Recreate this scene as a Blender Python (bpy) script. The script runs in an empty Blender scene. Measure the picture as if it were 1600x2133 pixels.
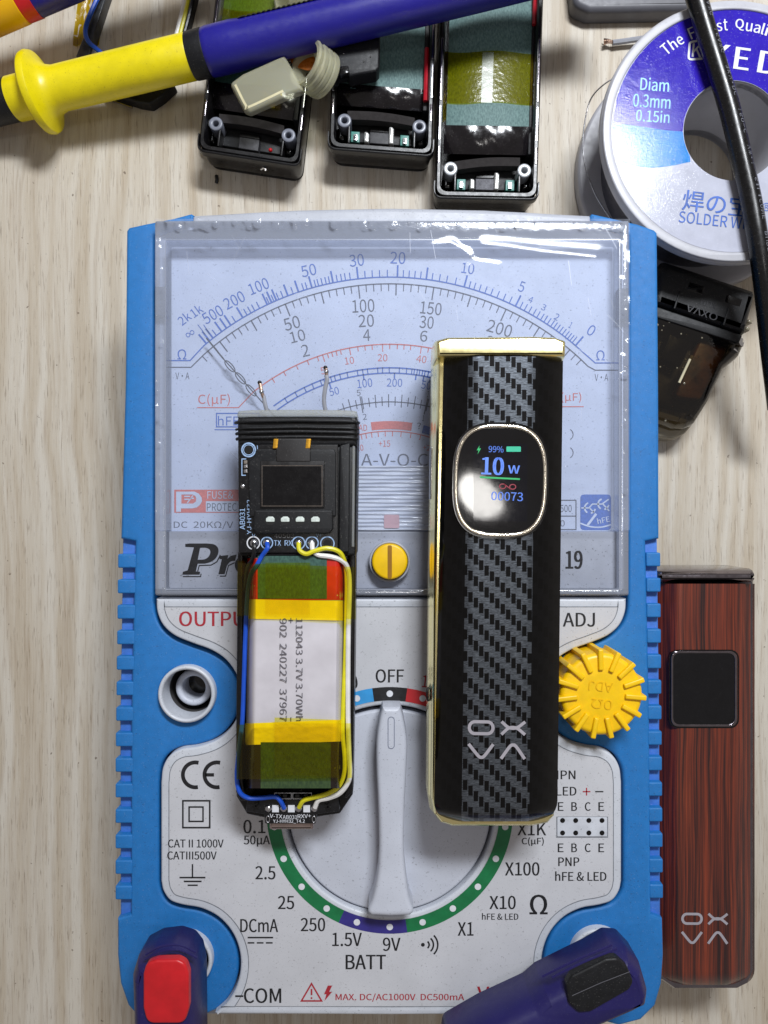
import bpy, math, random
from mathutils import Vector, Matrix
from mathutils.geometry import tessellate_polygon
random.seed(7)
S = bpy.context.scene
S.unit_settings.system = 'METRIC'
S.unit_settings.scale_length = 0.01          # 1 unit = 1 cm
R = math.radians

# ------------------------------------------------------------------ camera, light, exposure
D, F, CX, CY = 18.2, 1540.5, 800.0, 1066.5   # camera height over the table (cm); focal length and centre in photo pixels
cam = bpy.data.objects.new("camera", bpy.data.cameras.new("camera"))
S.collection.objects.link(cam)
cam.location = (0, 0, D)
cam.data.sensor_fit = 'VERTICAL'; cam.data.sensor_height = 36.0; cam.data.lens = 26.0
cam.data.clip_start = 0.2; cam.data.clip_end = 500
S.camera = cam

world = bpy.data.worlds.new("World"); S.world = world
world.use_nodes = True
bg = world.node_tree.nodes["Background"]
bg.inputs[0].default_value = (1.0, 0.92, 0.88, 1); bg.inputs[1].default_value = 0.25

def area_lamp(name, loc, aim, sx, sy, power, col):
    ld = bpy.data.lights.new(name, 'AREA'); ld.shape = 'RECTANGLE'; ld.size = sx; ld.size_y = sy
    ld.energy = power; ld.color = col
    o = bpy.data.objects.new(name, ld); S.collection.objects.link(o); o.location = loc
    o.rotation_euler = (Vector(aim) - Vector(loc)).to_track_quat('-Z', 'Y').to_euler()
    return o
area_lamp("desk_lamp", (9.0, 24.0, 36.0), (0, 0, 2), 14, 5, 20800, (0.92, 0.955, 1.0))

cl = area_lamp("added_reflection_lamp", (8.0, 1.1, 60), (8.0, 1.1, 0), 6.4, 3.8, 1350, (1.0, 0.97, 0.93)); cl.data.shape = 'ELLIPSE'; cl.rotation_euler = (0, 0, R(-35))  # added lamp, puts the white reflection on the lit vape screen
S.view_settings.view_transform = 'Standard'; S.view_settings.look = 'None'
S.view_settings.exposure = 0.0; S.view_settings.gamma = 1.0
S.render.engine = 'CYCLES'
S.cycles.max_bounces = 10; S.cycles.transparent_max_bounces = 16
S.cycles.glossy_bounces = 5; S.cycles.caustics_reflective = False; S.cycles.caustics_refractive = False
S.cycles.sample_clamp_indirect = 4

# ------------------------------------------------------------------ helpers: coordinates
def W(px, py, z): return Vector(((px - CX) * (D - z) / F, (CY - py) * (D - z) / F, z))
def K(z): return (D - z) / F                                     # cm per photo pixel at height z

def circle(cx, cy, r, n=48, ry=None, a0=0.0):
    ry = r if ry is None else ry
    return [(cx + r * math.cos(a0 + 2 * math.pi * i / n), cy + ry * math.sin(a0 + 2 * math.pi * i / n)) for i in range(n)]
def arc(cx, cy, r, d0, d1, n=24):                                # degrees clockwise from straight up
    return [(cx + r * math.sin(R(d0 + (d1 - d0) * i / n)), cy - r * math.cos(R(d0 + (d1 - d0) * i / n))) for i in range(n + 1)]
def squircle(cx, cy, a, b, p=3.0, n=64):
    o = []
    for i in range(n):
        t = 2 * math.pi * i / n; c, s = math.cos(t), math.sin(t)
        o.append((cx + a * math.copysign(abs(c) ** (2 / p), c), cy + b * math.copysign(abs(s) ** (2 / p), s)))
    return o
def rnd(pts, r=8, n=5):                                          # polygon with rounded corners
    out = []; m = len(pts)
    for i, p in enumerate(pts):
        rr = r[i] if isinstance(r, (list, tuple)) else r
        a, b, c = Vector(pts[i - 1]), Vector(p), Vector(pts[(i + 1) % m])
        u, v = (a - b), (c - b); lu, lv = u.length, v.length
        if rr <= 0 or lu < 1e-6 or lv < 1e-6: out.append(tuple(b)); continue
        u /= lu; v /= lv
        ang = math.acos(max(-1, min(1, u.dot(v))))
        if ang > 3.05: out.append(tuple(b)); continue
        t = min(rr / math.tan(ang / 2), lu * .48, lv * .48)
        p0, p2 = b + u * t, b + v * t
        for k in range(n + 1):
            s = k / n; q = p0 * (1 - s) ** 2 + b * 2 * s * (1 - s) + p2 * s * s
            out.append(tuple(q))
    return out
def rect(x0, y0, x1, y1, r=0, n=4):
    p = [(x0, y0), (x1, y0), (x1, y1), (x0, y1)]
    return rnd(p, r, n) if r else p
def rot(pts, cx, cy, deg):
    c, s = math.cos(R(deg)), math.sin(R(deg))
    return [(cx + (x - cx) * c - (y - cy) * s, cy + (x - cx) * s + (y - cy) * c) for x, y in pts]
def cat(pts, n=6, closed=False):                                 # smooth curve through points of any dimension
    P = [Vector(p) for p in pts]; m = len(P); out = []
    rng = range(m) if closed else range(m - 1)
    for i in rng:
        p1, p2 = P[i], P[(i + 1) % m]
        p0 = P[i - 1] if (i > 0 or closed) else p1 * 2 - p2
        p3 = P[(i + 2) % m] if (i + 2 < m or closed) else p2 * 2 - p1
        for k in range(n):
            t = k / n
            out.append((p1 * 2 + (p2 - p0) * t + (p0 * 2 - p1 * 5 + p2 * 4 - p3) * t * t + (p1 * 3 - p0 - p2 * 3 + p3) * t ** 3) * .5)
    if not closed: out.append(P[-1])
    return out
def catp(pts, n=6, closed=False): return [tuple(p) for p in cat(pts, n, closed)]
def area2(l): return sum(l[i - 1][0] * l[i][1] - l[i][0] * l[i - 1][1] for i in range(len(l)))

# ------------------------------------------------------------------ helpers: geometry collector
_glyph = {}
def shipped_font(name):                                          # a typeface that ships with Blender, else its default one
    try: return bpy.data.fonts.load(bpy.utils.system_resource('DATAFILES') + "/fonts/" + name)
    except Exception: return None
SANS = shipped_font("Noto Sans CJK Regular.woff2")
def glyphs(s, bold=0.0, shear=0.0):
    key = (s, shear)
    font = SANS
    if s.startswith("~"): s = s[1:]
    if key not in _glyph:
        cu = bpy.data.curves.new("t", 'FONT'); cu.body = s; cu.shear = shear; cu.resolution_u = 4
        if font: cu.font = font
        o = bpy.data.objects.new("t", cu); S.collection.objects.link(o)
        me = bpy.data.meshes.new_from_object(o.evaluated_get(bpy.context.evaluated_depsgraph_get()))
        v = [(p.co.x, p.co.y) for p in me.vertices]; f = [tuple(q.vertices) for q in me.polygons]
        bpy.data.objects.remove(o); bpy.data.curves.remove(cu); bpy.data.meshes.remove(me)
        x0, x1 = min(p[0] for p in v), max(p[0] for p in v); y0, y1 = min(p[1] for p in v), max(p[1] for p in v)
        _glyph[key] = ([((x - x0) / max(x1 - x0, 1e-6) - .5, (y - y0) / max(y1 - y0, 1e-6) - .5) for x, y in v], f)
    return _glyph[key]

class G:
    def __init__(s): s.v = []; s.f = []; s.uv = None; s.marks = []
    def add(s, vs, fs):
        b = len(s.v); s.marks.append((b, len(s.f))); s.v += [Vector(p) for p in vs]; s.f += [tuple(i + b for i in q) for q in fs]; return s
    def flat(s, loops, z, bend=None):                            # flat sheet, first loop outside and the rest holes (photo px at height z)
        loops = [loops] if isinstance(loops[0][0], (int, float)) else loops
        L = [[W(x, y, z) for x, y in l] for l in loops]
        tri = tessellate_polygon(L); fl = [p for l in L for p in l]
        out = []
        for t in tri:
            a, b, c = (fl[i] for i in t)
            out.append(t if (b - a).cross(c - a).z > 0 else t[::-1])
        return s.add(fl, out)
    def plate(s, loops, z0, z1, bev=.03, n=3, prof=None, cap=True, bottom=False, zpx=None):
        loops = [loops] if isinstance(loops[0][0], (int, float)) else loops
        rings = prof or ([(0, z0)] + [(bev * (1 - math.cos(math.pi / 2 * k / n)), z1 - bev + bev * math.sin(math.pi / 2 * k / n)) for k in range(n + 1)])
        tops = []; bots = []
        for li, l in enumerate(loops):
            P = [Vector(W(x, y, zpx or z1)[:2]) for x, y in l]
            Q = [P[0]]
            for p in P[1:]:
                if (p - Q[-1]).length > 1e-5: Q.append(p)
            if (Q[0] - Q[-1]).length < 1e-5: Q.pop()
            if (area2(Q) > 0) != (li == 0): Q.reverse()          # outer ccw, holes cw: solid always on the left
            m = len(Q); nor = []
            for i in range(m):
                d1 = (Q[i] - Q[i - 1]).normalized(); d2 = (Q[(i + 1) % m] - Q[i]).normalized()
                n1, n2 = Vector((-d1.y, d1.x)), Vector((-d2.y, d2.x))
                b = n1 + n2; b = b / max(b.length, 1e-6)
                nor.append(b / max(b.dot(n1), .5))
            base = len(s.v)
            for ins, z in rings: s.v += [Vector((Q[i].x + nor[i].x * ins, Q[i].y + nor[i].y * ins, z)) for i in range(m)]
            for r in range(len(rings) - 1):
                a, b = base + r * m, base + (r + 1) * m
                s.f += [(a + i, a + (i + 1) % m, b + (i + 1) % m, b + i) for i in range(m)]
            tops.append(list(range(base + (len(rings) - 1) * m, base + len(rings) * m)))
            bots.append(list(range(base, base + m)))
        for on, idx, up in ((cap, tops, 1), (bottom, bots, -1)):
            if not on: continue
            tri = tessellate_polygon([[Vector((s.v[i].x, s.v[i].y, 0)) for i in l] for l in idx])
            fl = [i for l in idx for i in l]
            for t in tri:
                a, b, c = (s.v[fl[i]] for i in t)
                q = tuple(fl[i] for i in t)
                s.f.append(q if (b - a).cross(c - a).z * up > 0 else q[::-1])
        return s
    def stroke(s, pts, w, z, closed=False):                      # flat ribbon of width w px along pts
        P = [Vector(p) for p in pts]; m = len(P); vs = []
        for i in range(m):
            a = P[i - 1] if (i or closed) else P[i]; b = P[(i + 1) % m] if (i < m - 1 or closed) else P[i]
            d1 = (P[i] - a); d2 = (b - P[i])
            d1 = d1.normalized() if d1.length > 1e-6 else d2.normalized(); d2 = d2.normalized() if d2.length > 1e-6 else d1
            n1, n2 = Vector((-d1.y, d1.x)), Vector((-d2.y, d2.x)); b = n1 + n2
            b = b.normalized() if b.length > 1e-6 else n1
            b = b / max(b.dot(n1), .5) * w / 2
            vs += [W(P[i].x + b.x, P[i].y + b.y, z), W(P[i].x - b.x, P[i].y - b.y, z)]
        k = m if closed else m - 1
        return s.add(vs, [(2 * i, 2 * ((i + 1) % m), 2 * ((i + 1) % m) + 1, 2 * i + 1) for i in range(k)])
    def text(s, t, cx, cy, w, h, z, deg=0, bold=0.0, shear=0.0): # text fitted into a w x h px box turned clockwise by deg
        v, f = glyphs(t, 0, shear); c, n = math.cos(R(deg)), math.sin(R(deg)); o = []; q = []
        sp = bold * h * 1.5; k = 1 if bold <= 0 else 2 + int(sp > 1.6) + int(sp > 3)
        for j in range(k):                                       # heavier strokes: copies moved sideways, each a hair higher
            dx = 0 if k == 1 else (j / (k - 1) - .5) * sp; q += [tuple(i + len(o) for i in p) for p in f]
            for x, y in v:
                x, y = x * (w - sp) + dx, -y * h
                o.append(W(cx + x * c - y * n, cy + x * n + y * c, z + .0008 * j))
        return s.add(o, q)
    def tube(s, pts, r, n=10, taper=None, closed=False, flat=1.0):
        P = [Vector(p) for p in pts]; m = len(P); up = Vector((0, 0, 1)); base = len(s.v)
        for i in range(m):
            t = ((P[(i + 1) % m] if (closed or i < m - 1) else P[i]) - (P[i - 1] if (closed or i) else P[i])).normalized()
            x = t.cross(up)
            if x.length < 1e-3: x = t.cross(Vector((0, 1, 0)))
            x.normalize(); y = x.cross(t)
            rr = r * (taper[i] if taper else 1)
            s.v += [P[i] + x * rr * math.cos(2 * math.pi * k / n) + y * rr * flat * math.sin(2 * math.pi * k / n) for k in range(n)]
        for i in range(m if closed else m - 1):
            a, b = base + i * n, base + ((i + 1) % m) * n
            s.f += [(a + k, b + k, b + (k + 1) % n, a + (k + 1) % n) for k in range(n)]
        if not closed:
            s.f.append(tuple(base + k for k in range(n))); s.f.append(tuple(base + (m - 1) * n + k for k in range(n - 1, -1, -1)))
        return s
    def lathe(s, p0, axis, prof, n=40, a0=0, a1=360, ref=(0, 0, 1), shell=False):
        p0, ax = Vector(p0), Vector(axis).normalized(); u = Vector(ref) - ax * Vector(ref).dot(ax); u.normalize(); w = ax.cross(u)
        full = abs(a1 - a0) >= 360; k = n if full else n + 1; base = len(s.v)
        for t, r in prof:
            for i in range(k):
                a = R(a0 + (a1 - a0) * i / n); s.v.append(p0 + ax * t + (u * math.cos(a) + w * math.sin(a)) * r)
        for j in range(len(prof) - 1):
            A, B = base + j * k, base + (j + 1) * k
            s.f += [(A + i, A + (i + 1) % k, B + (i + 1) % k, B + i) for i in range(k if full else k - 1)]
        if full and not shell:
            s.f.append(tuple(base + i for i in range(k - 1, -1, -1))); s.f.append(tuple(base + (len(prof) - 1) * k + i for i in range(k)))
        return s
    def box(s, x0, y0, x1, y1, z0, z1, bev=.01): return s.plate(rect(x0, y0, x1, y1), z0, z1, bev, 2)
    def ball(s, c, r, n=10, m=7, sz=1.0):
        c = Vector(c); base = len(s.v)
        for j in range(m + 1):
            th = math.pi * j / m
            s.v += [c + Vector((r * math.sin(th) * math.cos(2 * math.pi * i / n), r * math.sin(th) * math.sin(2 * math.pi * i / n), r * sz * math.cos(th))) for i in range(n)]
        for j in range(m): s.f += [(base + j * n + i, base + (j + 1) * n + i, base + (j + 1) * n + (i + 1) % n, base + j * n + (i + 1) % n) for i in range(n)]
        return s
    def grid(s, rows, uvs=None):                                 # rows of equally many points
        base = len(s.v); k = len(rows[0])
        for r in rows: s.v += [Vector(p) for p in r]
        for j in range(len(rows) - 1): s.f += [(base + j * k + i, base + (j + 1) * k + i, base + (j + 1) * k + i + 1, base + j * k + i + 1) for i in range(k - 1)]
        if uvs: s.uv = [p for r in uvs for p in r]
        return s

ROOT = {}
def thing(name, label, cat_, px, py, z=0.0, group=None):
    o = bpy.data.objects.new(name, None); S.collection.objects.link(o); o.empty_display_size = .3
    o.location = W(px, py, z); o['label'] = label; o['category'] = cat_
    if group: o['group'] = group
    ROOT[o.name] = Vector(o.location); return o
def mesh_of(name, g, m, off=Vector((0, 0, 0)), sharp=38):
    me = bpy.data.meshes.new(name); me.from_pydata([tuple(p - off) for p in g.v], [], g.f)
    me.validate(); me.materials.append(m)
    if g.uv:
        uv = me.uv_layers.new(name="UVMap")
        for l in me.loops: uv.data[l.index].uv = g.uv[l.vertex_index]
    for p in me.polygons: p.use_smooth = True
    me.set_sharp_from_angle(angle=R(sharp)); me.update(); return me
def part(name, g, m, par, label=None, kind=None, sharp=38):
    off = ROOT[par.name]; o = bpy.data.objects.new(name, mesh_of(name, g, m, off, sharp)); S.collection.objects.link(o)
    o.parent = par; ROOT[o.name] = off
    if label: o['label'] = label
    if kind: o['kind'] = kind
    return o
def part_each(name, g, m, par):                                  # every printed word or sign as a part of its own
    mk = g.marks + [(len(g.v), len(g.f))]
    for (v0, f0), (v1, f1) in zip(mk[:-1], mk[1:]):
        q = G(); q.v = g.v[v0:v1]; q.f = [tuple(i - v0 for i in f) for f in g.f[f0:f1]]; part(name, q, m, par)
def single(name, g, m, label, cat_, group=None):                 # a thing that is one mesh
    c = sum(g.v, Vector()) / len(g.v); c.z = min(p.z for p in g.v)
    o = bpy.data.objects.new(name, mesh_of(name, g, m, c)); S.collection.objects.link(o); o.location = c
    o['label'] = label; o['category'] = cat_
    if group: o['group'] = group
    return o

# ------------------------------------------------------------------ helpers: materials
def lin(c):
    return tuple(((x / 255) / 12.92 if x / 255 <= .04045 else ((x / 255 + .055) / 1.055) ** 2.4) for x in c) + (1,)
class N:
    def __init__(s, name):
        s.m = bpy.data.materials.new(name); s.m.use_nodes = True; s.t = s.m.node_tree; s.t.nodes.clear()
        s.out = s.t.nodes.new('ShaderNodeOutputMaterial')
        s.tc = s.t.nodes.new('ShaderNodeTexCoord')
    def n(s, typ, **kw):
        x = s.t.nodes.new('ShaderNode' + typ)
        for k, v in kw.items():
            if k.startswith('_'): setattr(x, k[1:], v)
            else:
                key = int(k[1:]) if k[0] == 'i' and k[1:].isdigit() else k.replace('__', ' ')
                if hasattr(v, 'is_output'): s.t.links.new(v, x.inputs[key])
                else: x.inputs[key].default_value = v
        return x
    def math(s, op, a, b=0.0, c=0.0):
        x = s.t.nodes.new('ShaderNodeMath'); x.operation = op
        for i, v in enumerate((a, b, c)):
            if hasattr(v, 'is_output'): s.t.links.new(v, x.inputs[i])
            else: x.inputs[i].default_value = v
        return x.outputs[0]
    def mix(s, fac, a, b, blend='MIX'):
        x = s.t.nodes.new('ShaderNodeMix'); x.data_type = 'RGBA'; x.blend_type = blend
        for i, v in ((0, fac), (6, a), (7, b)):
            if hasattr(v, 'is_output'): s.t.links.new(v, x.inputs[i])
            else: x.inputs[i].default_value = v
        return x.outputs[2]
    def coords(s, scale=(1, 1, 1), which='Object', rz=0):
        mp = s.n('Mapping', Vector=s.tc.outputs[which]); mp.inputs['Scale'].default_value = scale; mp.inputs['Rotation'].default_value = (0, 0, rz)
        return mp.outputs[0]
    def noise(s, scale, detail=3, vec=None, rough=.55):
        x = s.n('TexNoise', Scale=scale, Detail=detail, Roughness=rough, Vector=vec if vec is not None else s.tc.outputs['Object']); return x.outputs['Fac']
    def ramp(s, fac, a, b):                                      # linear remap a..b to 0..1
        x = s.n('MapRange'); s.t.links.new(fac, x.inputs['Value']); x.inputs['From Min'].default_value = a; x.inputs['From Max'].default_value = b
        return x.outputs[0]
    def bump(s, h, strength=.3, dist=.02):
        x = s.n('Bump', Strength=strength, Distance=dist, Height=h); return x.outputs[0]
    def done(s, sh): s.t.links.new(sh, s.out.inputs['Surface']); return s.m

def mat(name, col, rough=.5, metal=0.0, var=.10, vs=2.5, bump=0.0, bs=45, spec=.5, specks=0.0, speck=(70, 68, 66), dust=0.0, coat=0.0, emit=None, sss=0.0, rvar=.12):
    k = N(name); c = lin(col)
    f = k.noise(vs, 5)
    lo = tuple(x * (1 - var * 1.6) for x in c[:3]) + (1,); hi = tuple(min(1, x * (1 + var)) for x in c[:3]) + (1,)
    base = k.mix(k.ramp(f, .3, .7), lo, hi)
    if specks > 0:
        base = k.mix(k.math('MULTIPLY', k.ramp(k.noise(24, 2), .655, .70), specks), base, lin(speck))
        base = k.mix(k.math('MULTIPLY', k.ramp(k.noise(70, 1), .69, .75), specks), base, lin(speck))
    if dust > 0:
        d = k.math('MULTIPLY', k.ramp(k.noise(38, 3), .63, .72), dust)
        base = k.mix(d, base, lin((190, 186, 180)))
    p = k.n('BsdfPrincipled', Base__Color=base, Metallic=metal, Specular__IOR__Level=spec, Coat__Weight=coat)
    p.inputs['Coat Roughness'].default_value = .06
    r = k.math('ADD', k.math('MULTIPLY', k.ramp(k.noise(9, 4), .3, .7), rvar), rough - rvar / 2)
    k.t.links.new(r, p.inputs['Roughness'])
    if bump: k.t.links.new(k.bump(k.noise(bs, 3), bump, .01), p.inputs['Normal'])
    if sss: p.inputs['Subsurface Weight'].default_value = sss; p.inputs['Subsurface Radius'].default_value = (.12, .1, .07)
    if emit: p.inputs['Emission Color'].default_value = lin(emit[0]); p.inputs['Emission Strength'].default_value = emit[1]
    return k.done(p.outputs[0])
def film(name, tint, gloss=.08, rough=.08, body=None, body_fac=.0, bump=0.0, bs=6, ior=1.4):   # thin clear or tinted sheet
    k = N(name)
    nrm = k.bump(k.noise(bs, 3), bump, .02) if bump else None
    t = k.n('BsdfTransparent', Color=tint if len(tint) == 4 else tuple(tint) + (1,))
    sh = t.outputs[0]
    if body:
        d = k.n('BsdfDiffuse', Color=lin(body)); sh = k.n('MixShader', i0=body_fac, i1=sh, i2=d.outputs[0]).outputs[0]
    g = k.n('BsdfGlossy', Roughness=rough)
    fr = k.n('Fresnel', IOR=ior)
    if nrm is not None: k.t.links.new(nrm, g.inputs['Normal']); k.t.links.new(nrm, fr.inputs['Normal'])
    fac = k.math('ADD', fr.outputs[0], gloss)
    sh = k.n('MixShader', i0=fac, i1=sh, i2=g.outputs[0]).outputs[0]
    return k.done(sh)

# ------------------------------------------------------------------ materials
def wood_table():
    k = N("ash_laminate")
    warp = k.math('MULTIPLY', k.noise(.5, 2, k.coords((.25, .22, 1))), 1.6)
    sep = k.n('SeparateXYZ', Vector=k.tc.outputs['Object'])
    cb = k.n('CombineXYZ', X=k.math('ADD', sep.outputs[0], warp), Y=k.math('MULTIPLY', sep.outputs[1], .035))
    band = k.noise(3.0, 2, cb.outputs[0], .45); band2 = k.noise(5.5, 3, cb.outputs[0], .5)
    fine = k.noise(1.0, 4, k.coords((22, .7, 1)), .6); pore = k.noise(1.0, 3, k.coords((34, 1.5, 1)), .6); grit = k.noise(60, 3)
    c = k.mix(k.ramp(band, .36, .62), lin((188, 176, 157)), lin((205, 198, 185)))
    c = k.mix(k.math('MULTIPLY', k.ramp(band2, .54, .70), .32), c, lin((158, 140, 118)))
    c = k.mix(k.math('MULTIPLY', k.ramp(fine, .55, .68), .36), c, lin((140, 116, 92)))
    c = k.mix(k.math('MULTIPLY', k.ramp(fine, .45, .30), .35), c, lin((216, 210, 198)))
    c = k.mix(k.math('MULTIPLY', k.ramp(pore, .60, .67), .55), c, lin((104, 84, 66)))
    c = k.mix(k.math('MULTIPLY', k.ramp(grit, .35, .75), .16), c, lin((120, 104, 88)))
    c = k.mix(k.math('MULTIPLY', k.ramp(k.noise(7, 3), .70, .735), .7), c, lin((84, 68, 54)))
    p = k.n('BsdfPrincipled', Base__Color=c, Roughness=.50, Specular__IOR__Level=.35)
    h = k.math('ADD', k.math('MULTIPLY', fine, .5), k.math('MULTIPLY', pore, .7))
    k.t.links.new(k.bump(h, .28, .02), p.inputs['Normal'])
    return k.done(p.outputs[0])
def weave():
    k = N("carbon_weave")
    sep = k.n('SeparateXYZ', Vector=k.tc.outputs['UV'])
    x = k.math('DIVIDE', sep.outputs[0], 11.2); y = sep.outputs[1]
    col = k.math('FLOOR', x); fx = k.math('FRACT', x)
    ph = k.math('FRACT', k.math('DIVIDE', k.math('SUBTRACT', y, k.math('MULTIPLY', col, 11.6)), 44.8))
    dark = k.math('MULTIPLY', k.math('LESS_THAN', ph, .47), k.math('MULTIPLY', k.math('GREATER_THAN', fx, .10), k.math('LESS_THAN', fx, .93)))
    # joints between the cross threads
    row = k.math('FRACT', k.math('DIVIDE', y, 11.6))
    joint = k.math('MULTIPLY', k.math('LESS_THAN', row, .09), .55)
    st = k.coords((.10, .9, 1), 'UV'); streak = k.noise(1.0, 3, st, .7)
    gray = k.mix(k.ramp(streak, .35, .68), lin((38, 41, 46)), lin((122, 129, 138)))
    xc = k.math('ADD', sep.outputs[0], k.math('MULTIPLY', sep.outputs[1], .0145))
    flank_shade = k.math('GREATER_THAN', k.math('ABSOLUTE', k.math('SUBTRACT', xc, 1056.5)), 70.5)
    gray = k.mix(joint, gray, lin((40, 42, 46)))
    gray = k.mix(flank_shade, gray, lin((15, 15, 17)))  # threads near black on the sloping sides: shade painted into the colour
    c = k.mix(dark, gray, lin((7, 7, 8)))
    p = k.n('BsdfPrincipled', Base__Color=c, Metallic=.85, Coat__Weight=.45)
    p.inputs['Coat Roughness'].default_value = .04; p.inputs['Roughness'].default_value = .42
    return k.done(p.outputs[0])
def rosewood():
    k = N("striped_rosewood")
    w = k.noise(1.0, 2, k.coords((.01, .0045, 1), 'UV'))
    sep = k.n('SeparateXYZ', Vector=k.tc.outputs['UV'])
    xx = k.math('ADD', sep.outputs[0], k.math('MULTIPLY', w, 9))
    cb = k.n('CombineXYZ', X=xx, Y=k.math('MULTIPLY', sep.outputs[1], .012))
    a = k.noise(.10, 4, cb.outputs[0], .65); b = k.noise(.33, 3, cb.outputs[0], .6)
    c = k.mix(k.ramp(a, .38, .62), lin((34, 13, 14)), lin((122, 48, 26)))
    c = k.mix(k.math('MULTIPLY', k.ramp(b, .5, .68), .8), c, lin((28, 11, 16)))
    c = k.mix(k.math('MULTIPLY', k.ramp(b, .42, .30), .5), c, lin((160, 72, 38)))
    p = k.n('BsdfPrincipled', Base__Color=c, Roughness=.38, Coat__Weight=.6); p.inputs['Coat Roughness'].default_value = .12
    return k.done(p.outputs[0])
def cloud_paper(name, a, b):
    k = N(name); f = k.noise(30, 5, k.coords((1, .45, 1)))
    c = k.mix(k.ramp(f, .35, .65), lin(a), lin(b))
    p = k.n('BsdfPrincipled', Base__Color=c, Roughness=.62)
    k.t.links.new(k.bump(f, .2, .01), p.inputs['Normal']); return k.done(p.outputs[0])
def silicone(name, col):
    k = N(name)
    p = k.n('BsdfPrincipled', Base__Color=lin(col), Roughness=.38, Subsurface__Weight=.5); p.inputs['Subsurface Radius'].default_value = (.2, .18, .12)
    t = k.n('BsdfTransparent', Color=(.93, .93, .84, 1))
    return k.done(k.n('MixShader', i0=.44, i1=t.outputs[0], i2=p.outputs[0]).outputs[0])

TABLE = wood_table()
BLUE = mat("blue_rubber", (26, 112, 182), .55, var=.05, vs=6, bump=.55, bs=110, specks=.6, speck=(22, 74, 124), dust=.16)
BLUE2 = mat("blue_rubber_recess", (62, 116, 200), .6, var=.12, vs=5, bump=.3, bs=50, dust=.25)
CASEG = mat("grey_case_plastic", (172, 176, 186), .42, var=.05, bump=.25, bs=70, specks=.5)
PANEL = mat("pale_grey_panel", (194, 195, 200), .48, var=.04, vs=1.2, bump=.12, bs=90, specks=.38, speck=(92, 88, 84))
RIM = mat("white_panel_rim", (196, 200, 208), .4, var=.04, specks=.4)
KNOB = mat("light_grey_knob", (192, 196, 207), .4, var=.04, vs=1.5, bump=.15, bs=60, specks=.4)
PLATE = mat("dial_paper", (196, 206, 230), .6, var=.04, vs=1.5, specks=.55, speck=(96, 104, 128))
NAME = mat("grey_name_strip", (164, 168, 180), .5, var=.05, specks=.6)
PBLK = mat("black_print", (24, 24, 28), .55, var=.25, vs=18)
PDRK = mat("dark_dial_print", (76, 82, 100), .6, var=.2, vs=20)
PBLU = mat("blue_dial_print", (52, 100, 190), .6, var=.15, vs=20)
PRED = mat("red_dial_print", (206, 104, 96), .6, var=.12, vs=20)
PREDB = mat("red_panel_print", (166, 38, 50), .55, var=.12, vs=20)
PWHT = mat("white_print", (214, 216, 222), .5, var=.06, vs=10)
PGREY = mat("grey_line_print", (120, 124, 132), .55, var=.2, vs=10)
GREEN = mat("green_scale", (16, 112, 64), .5, var=.12, vs=4)
PURP = mat("indigo_scale", (50, 44, 124), .5, var=.12, vs=4)
SKY_ = mat("sky_blue_scale", (54, 150, 214), .5, var=.1, vs=4)
RED = mat("red_plastic", (196, 26, 34), .38, var=.10, bump=.05)
YEL = mat("yellow_knob_plastic", (240, 194, 8), .4, var=.06, vs=4, sss=.1)
PYEL = mat("yellow_probe_plastic", (226, 208, 8), .36, var=.05, vs=4, bump=.06, bs=30, specks=.3, speck=(120, 96, 20))
BARREL = mat("blue_probe_plastic", (28, 24, 130), .34, var=.04, bump=.25, bs=90, dust=.07)
PLUG = mat("violet_plug_plastic", (27, 22, 84), .42, var=.05, bump=.18, bs=80, dust=.06)
BLK = mat("black_plastic", (14, 13, 15), .32, var=.2, vs=8, bump=.12, bs=50, dust=.08, spec=.4)
BLKM = mat("matt_black_plastic", (20, 21, 24), .5, var=.2, vs=8, bump=.2, bs=60, dust=.14, spec=.35)
BLKG = mat("gloss_black", (9, 9, 11), .12, var=.2, vs=8, dust=.06, rvar=.06)
FOAM = mat("black_foam", (34, 30, 30), .9, var=.2, vs=20, bump=.6, bs=70)
PCB = mat("black_circuit_board", (15, 15, 18), .34, var=.2, vs=10, dust=.12)
GOLD = mat("polished_gold", (255, 240, 176), .20, metal=1, var=.02, vs=4, rvar=.04)
GUN = mat("dark_chrome", (138, 132, 138), .13, metal=1, var=.12, vs=4)
STEEL = mat("bright_steel", (200, 200, 204), .25, metal=1, var=.1, vs=12)
COPPER = mat("tinned_copper", (196, 168, 150), .3, metal=1, var=.2, vs=20)
CONT = mat("gold_contact", (214, 160, 50), .35, metal=.6, var=.2, vs=20)
FOIL = mat("silver_pouch_foil", (206, 202, 208), .42, metal=.15, var=.05, vs=2, bump=.25, bs=5)
WW = mat("white_wire", (224, 222, 220), .4); WY = mat("yellow_wire", (214, 206, 30), .4); WB = mat("blue_wire", (22, 78, 190), .4); WK = mat("black_wire", (20, 20, 22), .4); WG = mat("grey_wire", (150, 152, 160), .4)
REDT = mat("red_tape", (196, 34, 22), .35, var=.12)
TEAL = cloud_paper("teal_insulating_paper", (66, 96, 95), (98, 128, 125))
TEAL2 = cloud_paper("dark_teal_insulating_paper", (38, 70, 64), (60, 96, 86))
KAPT = film("amber_tape", (1.0, .95, .24), .0, .22, body=(230, 190, 20), body_fac=.008, bump=.35, bs=4, ior=1.35)
YTAPE = mat("yellow_pouch_tape", (246, 214, 10), .35, var=.06, vs=4, bump=.15, bs=12)
KAPD = film("layered_amber_tape", (.84, .70, .06), .0, .18, body=(160, 120, 10), body_fac=.02, bump=.4, bs=8, ior=1.35)
BTAPE = mat("black_gloss_tape", (20, 17, 20), .16, var=.2, bump=.35, bs=5, dust=.1)
CLEAR = film("clear_dial_cover", (.955, .965, .985), .0, .05, ior=1.28)
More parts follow.
